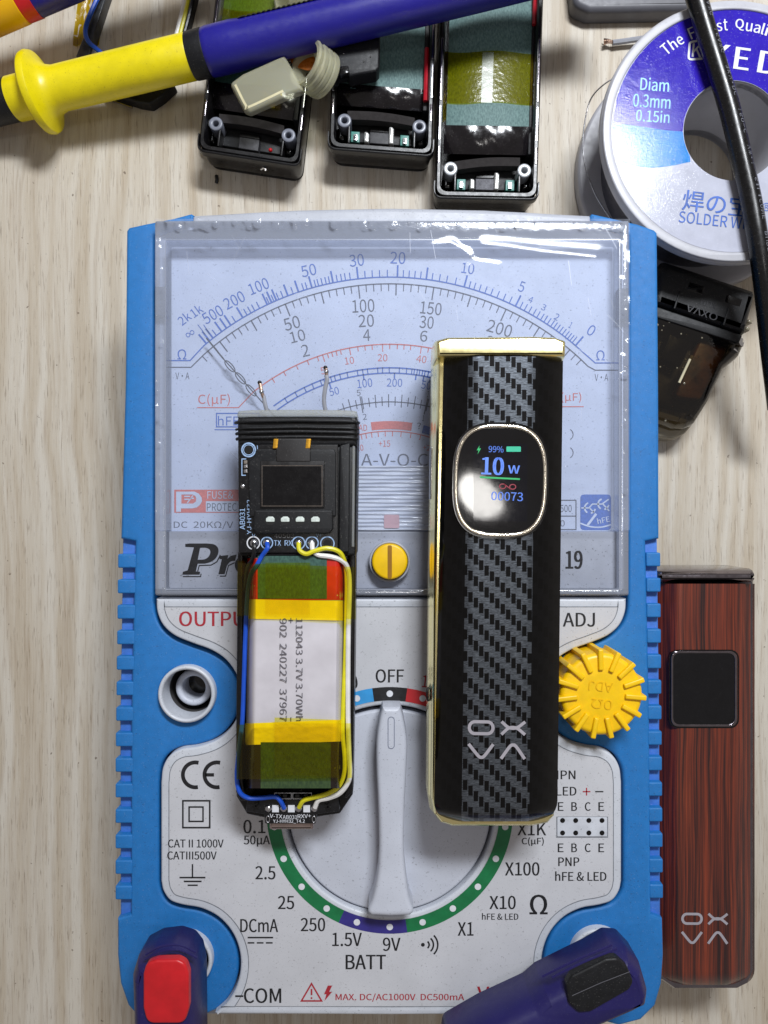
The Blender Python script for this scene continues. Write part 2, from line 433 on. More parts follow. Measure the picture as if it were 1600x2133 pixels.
CLEARW = film("clear_cover_wall", (.88, .90, .95), .05, .12, body=(200, 208, 226), body_fac=.32, bump=.4, bs=4, ior=1.4)
FILMP = film("loose_protective_film", (.975, .98, .99), .0, .10, body=(214, 222, 240), body_fac=.13, ior=1.30)
SIL = silicone("translucent_silicone", (196, 194, 168))
SILW = silicone("clear_seal", (176, 178, 178))
SPOOLW = mat("white_spool_plastic", (184, 185, 192), .34, var=.05, vs=2, specks=.25, speck=(140, 134, 126))
SPOOLG = mat("grey_spool_plastic", (168, 168, 174), .4, var=.06)
SOLDER = mat("solder_wire_metal", (120, 120, 130), .42, metal=.8, var=.15, vs=6, bump=.3, bs=30)
def label_mat(name, col): return mat(name, col, .11, var=.05, vs=3, bump=.22, bs=34, rvar=.08, specks=.12, speck=(220, 220, 230))
LABW = label_mat("white_label", (182, 185, 200)); LABP = label_mat("violet_label", (46, 30, 168)); LABC = label_mat("azure_label", (30, 126, 206))
SPRB = mat("blue_label_print", (44, 92, 180), .5, var=.15); SPRC = mat("pale_blue_label_print", (142, 200, 232), .4)
CABLE = mat("black_silicone_cable", (9, 9, 11), .28, var=.2, vs=6, dust=.1)
CPRN = mat("grey_cable_print", (116, 118, 126), .5, var=.3, vs=30)
GREYB = mat("dark_grey_housing", (92, 92, 98), .45, var=.06, bump=.1)
SMOKE = film("smoked_cartridge_shell", (.42, .36, .25), .03, .05, body=(12, 11, 12), body_fac=.25, bump=.5, bs=3, ior=1.5)
SMOKEC = film("smoked_clear_edge", (.90, .87, .78), .02, .06, body=(176, 168, 146), body_fac=.5, ior=1.45)
GLASSB = mat("black_screen_glass", (8, 8, 11), .05, var=.2, coat=.4, rvar=.03)
def glow(name, col, e): return mat(name, col, .3, emit=(col, e))
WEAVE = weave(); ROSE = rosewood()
LOGO = mat("silver_logo_print", (176, 172, 180), .35, metal=.3, var=.06)
# ------------------------------------------------------------------ the table
g = G(); n = 24
g.add([(-45, -45, 0), (45, -45, 0), (45, 45, 0), (-45, 45, 0), (-45, -45, -2), (45, -45, -2), (45, 45, -2), (-45, 45, -2)],
      [(0, 1, 2, 3), (4, 5, 1, 0), (5, 6, 2, 1), (6, 7, 3, 2), (7, 4, 0, 3)])
tb = bpy.data.objects.new("table_top", mesh_of("table_top", g, TABLE)); S.collection.objects.link(tb); tb['kind'] = 'structure'

# ------------------------------------------------------------------ the analog multimeter
MT = thing("analog_multimeter", "blue and grey analog multimeter lying face up under the two vape devices", "multimeter", 815, 1300, 0)
MX = 815
def mir(p): return [(2 * MX - x, y) for x, y in p]
ZB, ZP = 3.36, 3.52            # heights of the rubber bumper and of the front panel
# grey case under everything
g = G().plate([rnd([(300, 470), (400, 449), (620, 437), (815, 433), (1010, 437), (1230, 449), (1332, 470), (1332, 2090), (1240, 2114), (390, 2114), (300, 2090)], 16)] + [circle(CX + (x - CX) * .951, CY + (y - CY) * .951, 58, 40) for x, y in ((388, 1447), (382, 2003), (1249, 1996))], .25, 2.80, .05)
part("case_body", g, CASEG, MT)
g = G().plate(catp([(400, 449), (510, 441), (620, 436), (815, 432), (1010, 436), (1120, 441), (1232, 449)], 4) + [(1232, 470), (400, 470)], 1.6, 3.38, .10)
part("top_rim", g, CASEG, MT)
# rubber bumpers: left outline traced in photo pixels, the right one from its own outline
swl = catp([(321, 1243), (323, 1275), (336, 1305), (362, 1328), (400, 1344), (438, 1358), (468, 1378), (490, 1410), (498, 1447), (492, 1487), (474, 1518), (446, 1540), (410, 1552), (376, 1557), (350, 1572), (335, 1598), (331, 1630)], 4)
swl2 = catp([(331, 1835), (336, 1858), (352, 1880), (380, 1890), (418, 1897), (452, 1914), (478, 1942), (493, 1976), (497, 2012), (490, 2050), (472, 2084), (448, 2106)], 4)
NY = [1142 + 53.2 * i for i in range(15)]
def xo(y): return 259 - max(0, min(1, (y - 480) / 1100)) * 14           # outer edge drifts outwards down the body
left = [(263, 480), (268, 473), (300, 466), (360, 454), (398, 444), (403, 447), (404, 461), (380, 470), (345, 480), (322, 490), (321, 505)] + swl + swl2 + \
       [(420, 2118), (340, 2138), (296, 2130), (266, 2096), (250, 2050), (244, 1990), (244, 1915), (272, 1906), (272, 1500), (276, 1300), (281, 1128), (xo(1128), 1122), (260, 800)]
swr = mir(swl); swr2 = mir(swl2)
right = [(1370, 484), (1364, 478), (1330, 466), (1270, 452), (1234, 444), (1230, 448), (1229, 461), (1250, 470), (1290, 480), (1309, 490), (1310, 505)] + swr + swr2 + \
        [(1215, 2118), (1290, 2138), (1336, 2126), (1366, 2096), (1379, 2050), (1383, 1990), (1381, 1915), (1357, 1906), (1354, 1500), (1350, 1300), (1346, 1128), (1374, 1122), (1373, 800)]
def bumper(outline, sgn):
    holes = [circle(388, 1447, 56, 40), circle(382, 2003, 56, 40)] if sgn < 0 else [circle(1249, 1996, 56, 40)]
    g = G().plate([outline] + holes, .2, ZB, .07, 4)
    b = part("rubber_bumper", g, BLUE, MT)
    if sgn < 0: gb = [(xo(1120) + 5, 1118), (300, 1118), (300, 1912), (251, 1912), (xo(1500) + 4, 1500)]
    else: gb = [(1369, 1118), (1330, 1118), (1335, 1912), (1376, 1912), (1374, 1500)]
    part("grip_recess", G().plate(gb, .3, 3.20, .03), BLUE2, b)
    rib = None
    for i in range(14):
        y = (NY[i] + NY[i + 1]) / 2
        if sgn < 0: x0, x1 = xo(y) - 5, 284 - (y - 1128) * .012
        else: y -= 3; x0, x1 = 1346 + (y - 1128) * .010, 1376 + (y - 1128) * .008
        o = part("grip_rib", G().plate(rect(x0, y - 14.5, x1, y + 14.5, 3, 2), .5, ZB - .005, .028, 3), BLUE, b)
bumper(left, -1); bumper(right, 1)

# dial
ZD = 3.20
g = G().plate(rect(326, 466, 1306, 1112), 2.6, ZD, .01); DIAL = part("dial_face", g, PLATE, MT)
zp = ZD + .006
PV = (812, 1173)
def pol(r, d): return (PV[0] + r * math.sin(R(d)), PV[1] - r * math.cos(R(d)))
def parc(g, r, d0, d1, w, n=60): g.stroke(arc(PV[0], PV[1], r, d0, d1, n), w, zp)
def tick(g, d, r0, r1, w): g.stroke([pol(r0, d), pol(r1, d)], w, zp)
def ang(x, r): return math.degrees(math.asin(max(-1, min(1, (x - PV[0]) / r))))
# blue printing
g = G(); parc(g, 596, -40.6, 40.4, 2.6)
g.stroke([(346, 751), (396, 751), pol(596, -40.6)], 2.4, zp); g.stroke([(1290, 756), (1240, 756), pol(596, 40.4)], 2.4, zp)
for x in (430, 437, 444, 462, 472, 481, 506, 557, 566, 576, 600, 622, 650, 694, 746, 828, 888, 967, 1074, 1199): tick(g, ang(x, 596), 597, 621, 3.6)
for x in (451, 491, 515, 523, 531, 541, 561, 571, 581, 590, 611, 633, 640, 658, 664, 672, 680, 687, 703, 712, 720, 730, 761, 776, 791, 807, 840, 852, 864, 876, 900, 915, 930, 948,
          977, 987, 998, 1010, 1022, 1035, 1048, 1061, 1083, 1092, 1101, 1110, 1118, 1126, 1133, 1140, 1147, 1153, 1159, 1165, 1171, 1177, 1182, 1187, 1192): tick(g, ang(x, 596), 597, 611, 2.2)
for t, x, y, w, h, d in (("∞", 396, 695, 19, 10, -32), ("2k", 384, 663, 26, 20, -38), ("1k", 409, 647, 24, 20, -36), ("500", 443, 655, 44, 24, -30), ("200", 488, 625, 44, 24, -27), ("100", 539, 596, 42, 24, -22),
                         ("50", 643, 563, 31, 24, -12), ("30", 743, 542, 30, 25, -6), ("20", 829, 537, 31, 25, 2), ("10", 975, 559, 26, 22, 8), ("5", 1087, 597, 12, 22, 18), ("4", 1106, 624, 9, 13, 24),
                         ("3", 1133, 640, 9, 13, 26), ("2", 1160, 660, 9, 14, 28), ("1", 1189, 677, 5, 13, 30), ("0", 1232, 688, 14, 23, 32), ("Ω", 379, 738, 19, 21, 0), ("Ω", 1251, 740, 18, 21, 0)):
    g.text(t, x, y, w, h, zp, d)
g.stroke([(424, 676), (437, 696)], 1.6, zp); g.stroke([(412, 676), (428, 697)], 1.6, zp)
parc(g, 407, -36.5, 36.5, 3); parc(g, 396, -36.5, 36.5, 3)
for x in (596, 617, 636, 652, 669, 676, 690, 698, 709, 724, 745, 756, 766, 787, 797, 811, 832, 847, 858, 863, 869, 874, 880, 885, 892, 910, 940, 980): tick(g, ang(x, 402), 396, 408, 2.2)
for x in (686, 757, 822, 867, 883, 897): tick(g, ang(x, 396), 385, 397, 3)
for t, x, y, w, h, d in (("50", 696, 815, 20, 16, -14), ("100", 760, 798, 31, 18, -6), ("200", 822, 797, 32, 17, 1), ("500", 893, 803, 30, 17, 9), ("hFE", 476, 876, 44, 20, 0)): g.text(t, x, y, w, h, zp, d)
g.stroke(rect(451, 861, 540, 889), 2.4, zp, True); g.stroke([(447, 895), (540, 895)], 2.0, zp)
g.flat([arc(PV[0], PV[1], 296, 13.8, 22, 8)[i] for i in range(9)] + [arc(PV[0], PV[1], 279, 22, 13.8, 8)[i] for i in range(9)], zp)
part("blue_scale_print", g, PBLU, DIAL)
# blue square emblem with white curves
g = G().flat(rect(1209, 1030, 1273, 1104, 8), zp); part("blue_emblem_print", g, PBLU, DIAL)
g = G(); z2 = zp + .006
for cx, cy in ((1229, 1058), (1257, 1050)):
    g.stroke(arc(cx, cy, 11, -150, -20, 14), 3.4, z2); g.stroke(arc(cx, cy, 11, 100, 170, 8), 3.4, z2)
g.stroke([(1211, 1058), (1227, 1058), (1234, 1050), (1254, 1050), (1268, 1040)], 2.8, z2); g.stroke([(1256, 1050), (1269, 1064)], 2.8, z2); g.stroke([(1228, 1058), (1238, 1068)], 2.8, z2)
g.stroke([(1242, 1070), (1224, 1094)], 5, z2); g.text("hFE", 1257, 1083, 26, 12, z2, -12, bold=.02)
g.stroke(catp([(1209, 1090), (1230, 1097), (1252, 1098), (1273, 1093)], 6), 3, z2)
# red logo block
r_ = G().flat([rect(363, 1020, 497, 1068)], zp)
g.flat([[(367, 1024), (405, 1024), (414, 1028), (420, 1036), (421, 1044), (417, 1051), (410, 1057), (400, 1059), (377, 1059), (377, 1066), (367, 1066)],
        [(378, 1030), (378, 1049), (402, 1049), (408, 1045), (409, 1039), (407, 1033), (401, 1030)]], z2)
g.stroke([(384, 1034), (396, 1034)], 2.6, z2); g.stroke([(384, 1040), (394, 1040)], 2.6, z2); g.stroke([(402, 1032), (390, 1048)], 2.2, z2); g.stroke([(397, 1038), (404, 1038)], 2.4, z2)
g.text("FUSE&", 459, 1031, 54, 16, z2)
g.flat(rect(429, 1044, 497, 1066), z2)
part_each("white_scale_print", g, mat("pale_dial_print", (196, 208, 232), .6), DIAL)
part("red_block_print", r_, PRED, DIAL)
# red printing
g = G(); parc(g, 456, -38.6, 38.6, 2.4)
g.stroke([(411, 849), (497, 849), pol(456, -38.6)], 2.0, zp); g.stroke([(1216, 847), (1130, 847), pol(456, 38.6)], 2.0, zp)
for x in (541, 567, 591, 617, 640, 661, 672, 682, 691, 700, 709, 728, 745, 760, 775, 797, 812, 828, 842, 856, 878, 893, 910): tick(g, ang(x, 456), 446 if x not in (672, 728, 797, 878) else 441, 456, 2.0)
for t, x, y, w, h, d in (("5", 673, 772, 10, 15, -14), ("10", 728, 751, 19, 15, -8), ("20", 797, 745, 20, 15, 0), ("40", 878, 748, 21, 15, 8), ("C(µF)", 446, 833, 66, 26, 0), ("(µF)", 1190, 828, 42, 22, 0), ("AD", 756, 891, 18, 13, 0), ("+15", 801, 924, 24, 13, 0), ("+20", 893, 933, 24, 12, 6), ("10", 750, 933, 14, 13, -8)):
    g.text(t, x, y, w, h, zp, d)
g.flat(arc(PV[0], PV[1], 296, -7.7, 9.2, 16) + arc(PV[0], PV[1], 279, 9.2, -7.7, 16), zp)
parc(g, 275, -14, 22, 2.2)
for d in (-12.6, -10.5, -8, -5.1, -2, 1.2, 5, 9.3, 13.6): tick(g, d, 264, 275, 1.9)
part("red_scale_print", g, PRED, DIAL)
# black printing
g = G(); parc(g, 582, -41.8, 45.2, 2.4)
g.stroke([(346, 765), (398, 765), pol(582, -41.8)], 2.2, zp); g.stroke([(1288, 771), (1240, 771), pol(582, 45.2)], 2.2, zp)
for i in range(-3, 53):
    d = -37.5 + i * 1.553; tick(g, d, 567 if i % 5 else (558 if i % 10 else 555), 582, 2.6 if i % 5 == 0 else 2.0)
for t, x, y, w, h, d in (("100", 757, 637, 46, 27, -3), ("20", 763, 668, 32, 26, -3), ("4", 764, 698, 15, 24, -2), ("50", 608, 673, 33, 26, -15), ("10", 620, 700, 31, 24, -14), ("2", 636, 730, 15, 25, -13), ("150", 898, 642, 44, 26, 6), ("30", 889, 671, 29, 26, 5), ("6", 883, 700, 15, 23, 5), ("200", 1041, 684, 52, 26, 16), ("20", 1028, 714, 30, 25, 16),
                         ("V·A", 380, 783, 29, 14, 0), ("V·A", 1253, 786, 28, 14, 0), ("5", 747, 818, 8, 12, -8), ("2", 760, 868, 8, 12, -6), ("1", 892, 821, 4, 13, 8), ("1", 882, 871, 4, 12, 8), ("?", 873, 887, 8, 13, 0),
                         ("A-V-O-C", 822, 958, 140, 26, 0), ("PROTEC", 462, 1056, 62, 16, 0), ("DC  20KΩ/V", 424, 1094, 124, 17, 0)):
    g.text(t, x, y, w, h, zp + (.012 if t == "PROTEC" else 0), d)
parc(g, 336, -19, 19, 2.2)
for i in range(-7, 9):
    d = -10.1 + (i + 1) * 2.27 if False else i * 2.3 - .4
    tick(g, d, 328 if i % 2 else 325, 347 if i % 2 else 352, 2.0)
tick(g, -10.1, 318, 353, 2.2); tick(g, 13.0, 318, 353, 2.2)
g.stroke(arc(1182, 905, 12, 30, 150, 12), 1.8, zp); g.stroke(arc(1182, 943, 12, 30, 150, 12), 1.8, zp)
g.stroke([(1150, 1042), (1200, 1042), (1200, 1103), (1150, 1103)], 2.2, zp); g.stroke([(1150, 1075), (1200, 1075)], 2.2, zp); g.text("500", 1179, 1059, 24, 15, zp); g.text("0", 1172, 1090, 9, 13, zp)
part("black_scale_print", g, PDRK, DIAL)
# needle, above the dial
zn = ZD + .22
g = G().tube([W(430, 704, zn), W(466, 748, zn)], .016, 6)
g.tube([W(466, 748, zn), W(560, 853, zn), W(640, 950, zn)], .012, 6)
for i in range(3):
    t = i / 3; cx, cy = 479 + 22 * i, 763 + 25 * i
    e = [(cx + 15 * math.cos(a) * .66 - 5.5 * math.sin(a) * .75, cy + 15 * math.cos(a) * .75 + 5.5 * math.sin(a) * .66) for a in [2 * math.pi * k / 20 for k in range(20)]]
    g.tube([W(x, y, zn) for x, y in e], .011, 6, closed=True)
part("needle", g, mat("dark_needle", (52, 54, 62), .5), MT)
# ribbed window under the needle arc
rows = []
for j in range(133):
    y = 970 + 135 * j / 132; ph = 2 * math.pi * (y - 970) / 8.2
    rows.append([W(x, y, ZD + .16 + .018 * math.sin(ph) + .006 * math.sin(x * .05 + y)) for x in range(700, 925, 8)])
rib = mat("ribbed_clear_plastic", (206, 212, 226), .14, var=.05, vs=2, spec=.9)
part("ribbed_window", G().grid(rows), rib, MT)
part("movement_mark", G().flat(rect(800, 1072, 832, 1100, 4), ZD + .185), mat("faint_red_mark", (204, 160, 170), .3), MT)
# name strip and its lettering
ZN = 3.40
NS = part("name_strip", G().plate(rect(328, 1107, 1306, 1228), 2.8, ZN, .03), NAME, MT)
zq = ZN + .006
g = G()
P_ = [[(386, 1133), (395, 1132)] + catp([(432, 1132), (446, 1134), (454, 1141), (455, 1151), (450, 1162), (440, 1170), (427, 1174)], 5) + [(412, 1174), (408, 1190), (417, 1191), (416, 1197), (380, 1197), (381, 1191), (391, 1188), (404, 1140), (386, 1139)],
      catp([(417, 1141), (429, 1141), (437, 1145), (438, 1152), (434, 1160), (426, 1165), (412, 1166)], 4)]
g.flat(P_, zq)
g.flat([(458, 1158), (476, 1156), (474, 1164)] + catp([(474, 1164), (481, 1158), (493, 1155)], 4) + [(490, 1168)] + catp([(490, 1168), (480, 1170), (473, 1178)], 4) + [(468, 1196), (455, 1196), (462, 1165), (457, 1164)], zq)
g.flat([circle(513, 1177, 24, 28, 21), circle(513, 1177, 10, 20, 14)], zq)
g.stroke([(381, 1201), (418, 1201), (419, 1195)], 2.2, zq); g.stroke([(412, 1190), (415, 1178), (440, 1177), (452, 1170), (459, 1156)], 2.2, zq); g.stroke([(458, 1200), (470, 1200), (476, 1178), (489, 1172)], 2.2, zq)
g.text("19", 1196, 1166, 36, 38, zq, 0, bold=.045)
part_each("name_lettering", g, PBLK, NS)
# zero screw
zs = 3.74
SC = part("zero_screw", G().plate(circle(812, 1170, 37.5, 48), 3.0, zs, .05), YEL, MT)
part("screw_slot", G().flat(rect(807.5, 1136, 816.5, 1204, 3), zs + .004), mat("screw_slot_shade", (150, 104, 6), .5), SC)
part("screw_collar", G().plate([circle(812, 1170, 43, 48), circle(812, 1170, 38.2, 48)], 3.0, 3.62, .02), NAME, SC)

# clear cover: a thin lid with thicker walls round it, and a loose film on top
ZC = 3.60
CV = part("dial_cover", G().flat([rect(346, 500, 1290, 1240), circle(812, 1170, 45, 40)], ZC), CLEAR, MT)
part("cover_edge", G().plate([rect(322, 459, 1311, 1241, 5), rect(346, 500, 1290, 1227, 4)], 3.24, ZC + .02, .05), CLEARW, CV)
g = G().stroke(rect(345, 499, 1291, 1228), 2.2, ZC + .03, True); part("cover_seam", g, film("bright_cover_seam", (.8, .84, .92), .25, .2, body=(206, 214, 232), body_fac=.35), CV)
for x, y0, y1, xx in ((323, 597, 657, 344), (1290, 600, 665, 1309)):
    part("cover_latch", G().plate(rect(x, y0, xx, y1), 2.7, 3.42, .02), mat("dark_latch", (70, 74, 92), .5, var=.4, vs=12), CV)
# film with wrinkles raised near its upper edge
def ridge(x, y, pts, w):
    d = 1e9
    for (ax, ay), (bx, by) in zip(pts[:-1], pts[1:]):
        l2 = (bx - ax) ** 2 + (by - ay) ** 2; t = max(0, min(1, ((x - ax) * (bx - ax) + (y - ay) * (by - ay)) / l2))
        d = min(d, math.hypot(x - ax - t * (bx - ax), y - ay - t * (by - ay)))
    return math.exp(-(d / w) ** 2)
RID = [([(848, 530), (902, 512), (938, 508), (960, 520), (976, 531)], 12, .022), ([(1008, 512), (1060, 517), (1130, 527), (1205, 534), (1240, 538)], 16, .026), ([(952, 542), (1000, 547), (1036, 552)], 9, .016),
       ([(900, 460), (912, 478), (880, 500), (806, 520)], 12, .02), ([(970, 472), (970, 496)], 8, .02), ([(800, 610), (880, 625), (960, 655)], 10, .008), ([(415, 530), (520, 560), (600, 575), (770, 548)], 14, .010), ([(1000, 800), (1120, 770), (1300, 755)], 12, .008),
       ([(1180, 970), (1245, 970)], 8, .016)]
random.seed(11)
BUB = [(random.uniform(335, 1300), random.uniform(460, 476), random.uniform(4, 8), random.uniform(.012, .03)) for _ in range(34)] + [(random.uniform(324, 340), random.uniform(480, 1090), random.uniform(4, 7), random.uniform(.01, .025)) for _ in range(16)] + [(random.uniform(1294, 1309), random.uniform(480, 1090), random.uniform(4, 7), random.uniform(.01, .025)) for _ in range(16)]
rows = []; x0, x1, y0, y1 = 323, 1312, 456, 1104; nx, ny = 320, 210
for j in range(ny + 1):
    y = y0 + (y1 - y0) * j / ny; r = []
    for i in range(nx + 1):
        x = x0 + (x1 - x0) * i / nx
        h = sum(a * ridge(x, y, p, w) for p, w, a in RID if min(q[0] for q in p) - 45 < x < max(q[0] for q in p) + 45 and min(q[1] for q in p) - 45 < y < max(q[1] for q in p) + 45)
        e = max(0, 1 - (y - 456) / 28)
        if y < 492 or x < 350 or x > 1280: h += sum(a * math.exp(-((x - bx) ** 2 + (y - by) ** 2) / w ** 2) for bx, by, w, a in BUB if abs(x - bx) < 18 and abs(y - by) < 18)
        h += e * (.03 + .02 * math.sin(x * .11) * math.sin(x * .037 + 1) + .012 * math.sin(x * .31)) + .004 * math.sin(x * .012 + y * .02)
        h += max(0, 1 - (x - x0) / 16) * .02 * (1 + math.sin(y * .09)) + max(0, 1 - (x1 - x) / 16) * .02 * (1 + math.sin(y * .07))
        r.append(W(x, y, ZC + .045 + h))
    rows.append(r)
part("protective_film", G().grid(rows), FILMP, CV)
random.seed(5)
g = G()
for i in range(46):
    x = random.uniform(345, 1285); y = random.choice([random.uniform(470, 760)] * 3 + [random.uniform(760, 1090)]); a = random.gauss(70, 25); l = random.uniform(6, 60) ; c, s_ = math.cos(R(a)), math.sin(R(a))
    g.stroke([(x, y), (x + l * c * .5, y + l * s_ * .5 + random.uniform(-2, 2)), (x + l * c, y + l * s_)], random.uniform(.5, 1.2), ZC + .038)
part("cover_scratches", g, film("scratch_glint", (.97, .97, 1), .05, .3, body=(226, 232, 246), body_fac=.35), CV)

# front panel with its holes
KC = (812, 1688)
def at_panel(pts): return pts
outl = swr + swr2 + [(1190, 2113), (1170, 2117), (815, 2119), (460, 2117), (440, 2113)] + swl2[::-1] + swl[::-1]
def inset(pts, d):
    P = [Vector(p) for p in pts]; Q = [P[0]]
    for p in P[1:]:
        if (p - Q[-1]).length > .5: Q.append(p)
    m = len(Q); o = []; sg = 1 if area2(Q) > 0 else -1
    for i in range(m):
        d1 = (Q[i] - Q[i - 1]).normalized(); d2 = (Q[(i + 1) % m] - Q[i]).normalized()
        b = Vector((-d1.y, d1.x)) + Vector((-d2.y, d2.x)); b = b / max(b.length, 1e-6); b = b / max(b.dot(Vector((-d1.y, d1.x))), .5)
        o.append(tuple(Q[i] + b * d * sg))
    return o
out2 = inset(outl, 4)
hole = circle(KC[0], KC[1], 219, 96)
FP = part("front_panel", G().plate([out2, hole], 2.6, ZP, .05, 3), RIM, MT)
lab = inset(out2, 17)
lab = [(x, min(y, 2097)) for x, y in lab]
zl = ZP + .005
part("panel_label", G().flat([lab, circle(KC[0], KC[1], 228, 96)], zl), PANEL, FP)
part("label_outline", G().stroke(lab, 1.6, zl + .004, True), PGREY, FP)
# ring of range segments
zr = zl + .005; ST = 360 / 22
def seg(d0, d1, m):
    part("range_segment", G().flat(arc(KC[0], KC[1], 257, d0, d1, max(3, int(abs(d1 - d0) / 3))) + arc(KC[0], KC[1], 229, d1, d0, max(3, int(abs(d1 - d0) / 3))), zr), m, FP)
seg(-8.2, 8.2, PBLK); seg(8.2, 57.3, mat("red_scale", (200, 44, 50), .5, var=.1)); seg(-73.6, -8.2, SKY_); seg(-155.5, -90, GREEN); seg(155.5, 188, PURP) if False else None
seg(188.2 - .0, 155.5 + 0, GREEN) if False else None
seg(171.8, 204.5, PURP); seg(204.5, 270, GREEN) if False else None
seg(90, 171.8, GREEN)
for i in range(22):
    x, y = arc(KC[0], KC[1], 243, i * ST, i * ST + 1, 1)[0]
    part("range_dot", G().flat(circle(x, y, 6.8, 16), zr + .005), PWHT, FP)
# lettering on the panel
zt = zl + .005
g = G()
for t, x, y, w, h, d, b in (("OFF", 812, 1408, 59, 28, 0, .026), ("50", 727, 1421, 36, 30, -8, .022), ("CAT II 1000V", 408, 1757, 116, 17, 0, .024), ("CATIII500V", 400, 1782, 103, 17, 0, .024), ("0.1", 530, 1722, 46, 28, 0, .022), ("50µA", 535, 1752, 55, 23, 0, .024), ("2.5", 553, 1818, 42, 28, 0, .022),
        ("25", 596, 1880, 34, 28, 0, .022), ("250", 652, 1926, 51, 28, 0, .022), ("DCmA", 540, 1928, 79, 28, 0, .022), ("1.5V", 723, 1957, 62, 28, 0, .022), ("9V", 816, 1967, 37, 28, 0, .022), ("BATT", 762, 2004, 84, 30, 0, .026), ("X1", 970, 1935, 33, 28, 0, .022), ("X10", 1047, 1880, 55, 28, 0, .022), ("hFE & LED", 1042, 1909, 76, 14, 0, .026),
        ("Ω", 1122, 1884, 38, 41, 0, .03), ("X100", 1088, 1810, 72, 28, 0, .022), ("C(µF)", 1110, 1753, 46, 18, 0, .024), ("X1K", 1108, 1727, 60, 26, 0, .022), ("NPN", 1174, 1614, 50, 18, 0, .026), ("LED", 1180, 1648, 42, 18, 0, .026), ("PNP", 1185, 1795, 44, 18, 0, .026), ("hFE & LED", 1210, 1825, 107, 20, 0, .026),
        ("COM", 547, 2074, 78, 31, 0, .024), ("ADJ", 1206, 1291, 67, 29, 0, .026), ("•", 881, 1968, 8, 8, 0, 0)):
    g.text(t, x, y, w, h, zt, d, bold=b)
for i, l in enumerate("EBCE"):
    for y in (1680, 1766): g.text(l, 1168 + 28.2 * i, y, 12, 18, zt, 0, bold=.03)
g.stroke([(490, 2075), (507, 2075)], 3.5, zt); g.stroke([(516, 1953), (569, 1953)], 3.2, zt)
for i in range(3): g.stroke([(516 + 19 * i, 1964), (516 + 19 * i + 14, 1964)], 3.0, zt)
g.stroke([(1240, 1649), (1257, 1649)], 2.6, zt)
for r, a in ((9, 50), (18, 48), (27, 46)): g.stroke(arc(885, 1968, r, 90 - a, 90 + a, 14), 3.4, zt)
# the CE letters, the double square and the earth sign
g.stroke(arc(407, 1614, 25, 350, 190, 28) if False else [(407 + 26 * math.cos(R(a)), 1614 + 26 * math.sin(R(a))) for a in range(285, 70, -9)], 8, zt)
g.stroke([(452 + 26 * math.cos(R(a)), 1614 + 26 * math.sin(R(a))) for a in range(285, 70, -9)], 8, zt); g.stroke([(428, 1614), (446, 1614)], 7, zt)
g.stroke(rect(381, 1668, 437, 1724), 3.4, zt, True); g.stroke(rect(394, 1681, 423, 1711), 3.2, zt, True)
g.stroke([(401, 1800), (401, 1828)], 3, zt); g.stroke([(374, 1828), (428, 1828)], 3.2, zt); g.stroke([(383, 1836), (420, 1836)], 3.2, zt); g.stroke([(391, 1844), (412, 1844)], 3, zt)
part_each("panel_lettering", g, PBLK, FP)
g = G()
g.text("OUTPUT", 455, 1289, 164, 31, zt, 0, bold=.03); g.text("MAX. DC/AC1000V  DC500mA", 833, 2078, 268, 17, zt, 0, bold=.02); g.text("VΩ", 1022, 2070, 56, 31, zt, 0, bold=.02); g.text("10", 893, 1420, 26, 26, zt, 6, bold=.008)
g.stroke([(649, 2049), (670, 2085), (628, 2085)], 3.2, zt, True); g.stroke([(649, 2060), (649, 2073)], 3.4, zt); g.flat(circle(649, 2079, 2, 10), zt)
g.flat([(683, 2053), (692, 2053), (686, 2066), (692, 2066), (676, 2085), (680, 2071), (675, 2071)], zt); g.stroke([(1214, 1649), (1230, 1649)], 2.4, zt); g.stroke([(1222, 1641), (1222, 1657)], 2.4, zt)
part_each("red_lettering", g, PREDB, FP)
# transistor socket
TS = part("transistor_socket", G().plate(rect(1161, 1703, 1265, 1743, 2), ZP - .05, zl + .02, .01), mat("socket_white", (196, 200, 208), .45, specks=.4), FP)
part("socket_outline", G().stroke(rect(1160, 1702, 1266, 1744), 1.6, zl + .006, True), PGREY, FP)
for i in range(4):
    for y in (1709, 1735): part("pin_hole", G().flat(circle(1172 + 27.4 * i, y, 5.2, 14), zl + .025), mat("pin_hole_black", (8, 8, 9), .7) if i + y < 1 else BLKG, TS)
# rotary knob
g = G().plate(circle(KC[0], KC[1], 211, 96), 2.6, 3.44, .06, 4); KN = part("range_knob", g, KNOB, MT)
part("knob_well", G().flat(circle(KC[0], KC[1], 222, 64), 3.2), mat("knob_gap", (60, 62, 70), .7), MT)
hl = catp([(797, 1474), (790, 1500), (784, 1545), (784, 1600), (788, 1680), (790, 1760), (787, 1820), (777, 1870), (767, 1896)], 5)
hr = catp([(861, 1896), (852, 1870), (845, 1820), (841, 1760), (843, 1680), (847, 1600), (848, 1545), (841, 1500), (834, 1474)], 5)
hb = [(767, 1903), (774, 1909), (815, 1911), (854, 1909), (861, 1903)]
HZ = 4.05
H_ = part("knob_handle", G().plate(hl + hb + hr, 3.3, HZ, .09, 4), KNOB, KN)
caps = [(815 + 6.5 * math.cos(R(a)), 1500 + 6.5 * math.sin(R(a))) for a in range(180, 361, 20)] + [(815 + 6.5 * math.cos(R(a)), 1553 + 6.5 * math.sin(R(a))) for a in range(0, 181, 20)]
part("handle_slot", G().stroke(caps, 1.8, HZ + .004, True), mat("slot_edge", (128, 134, 152), .5), KN)
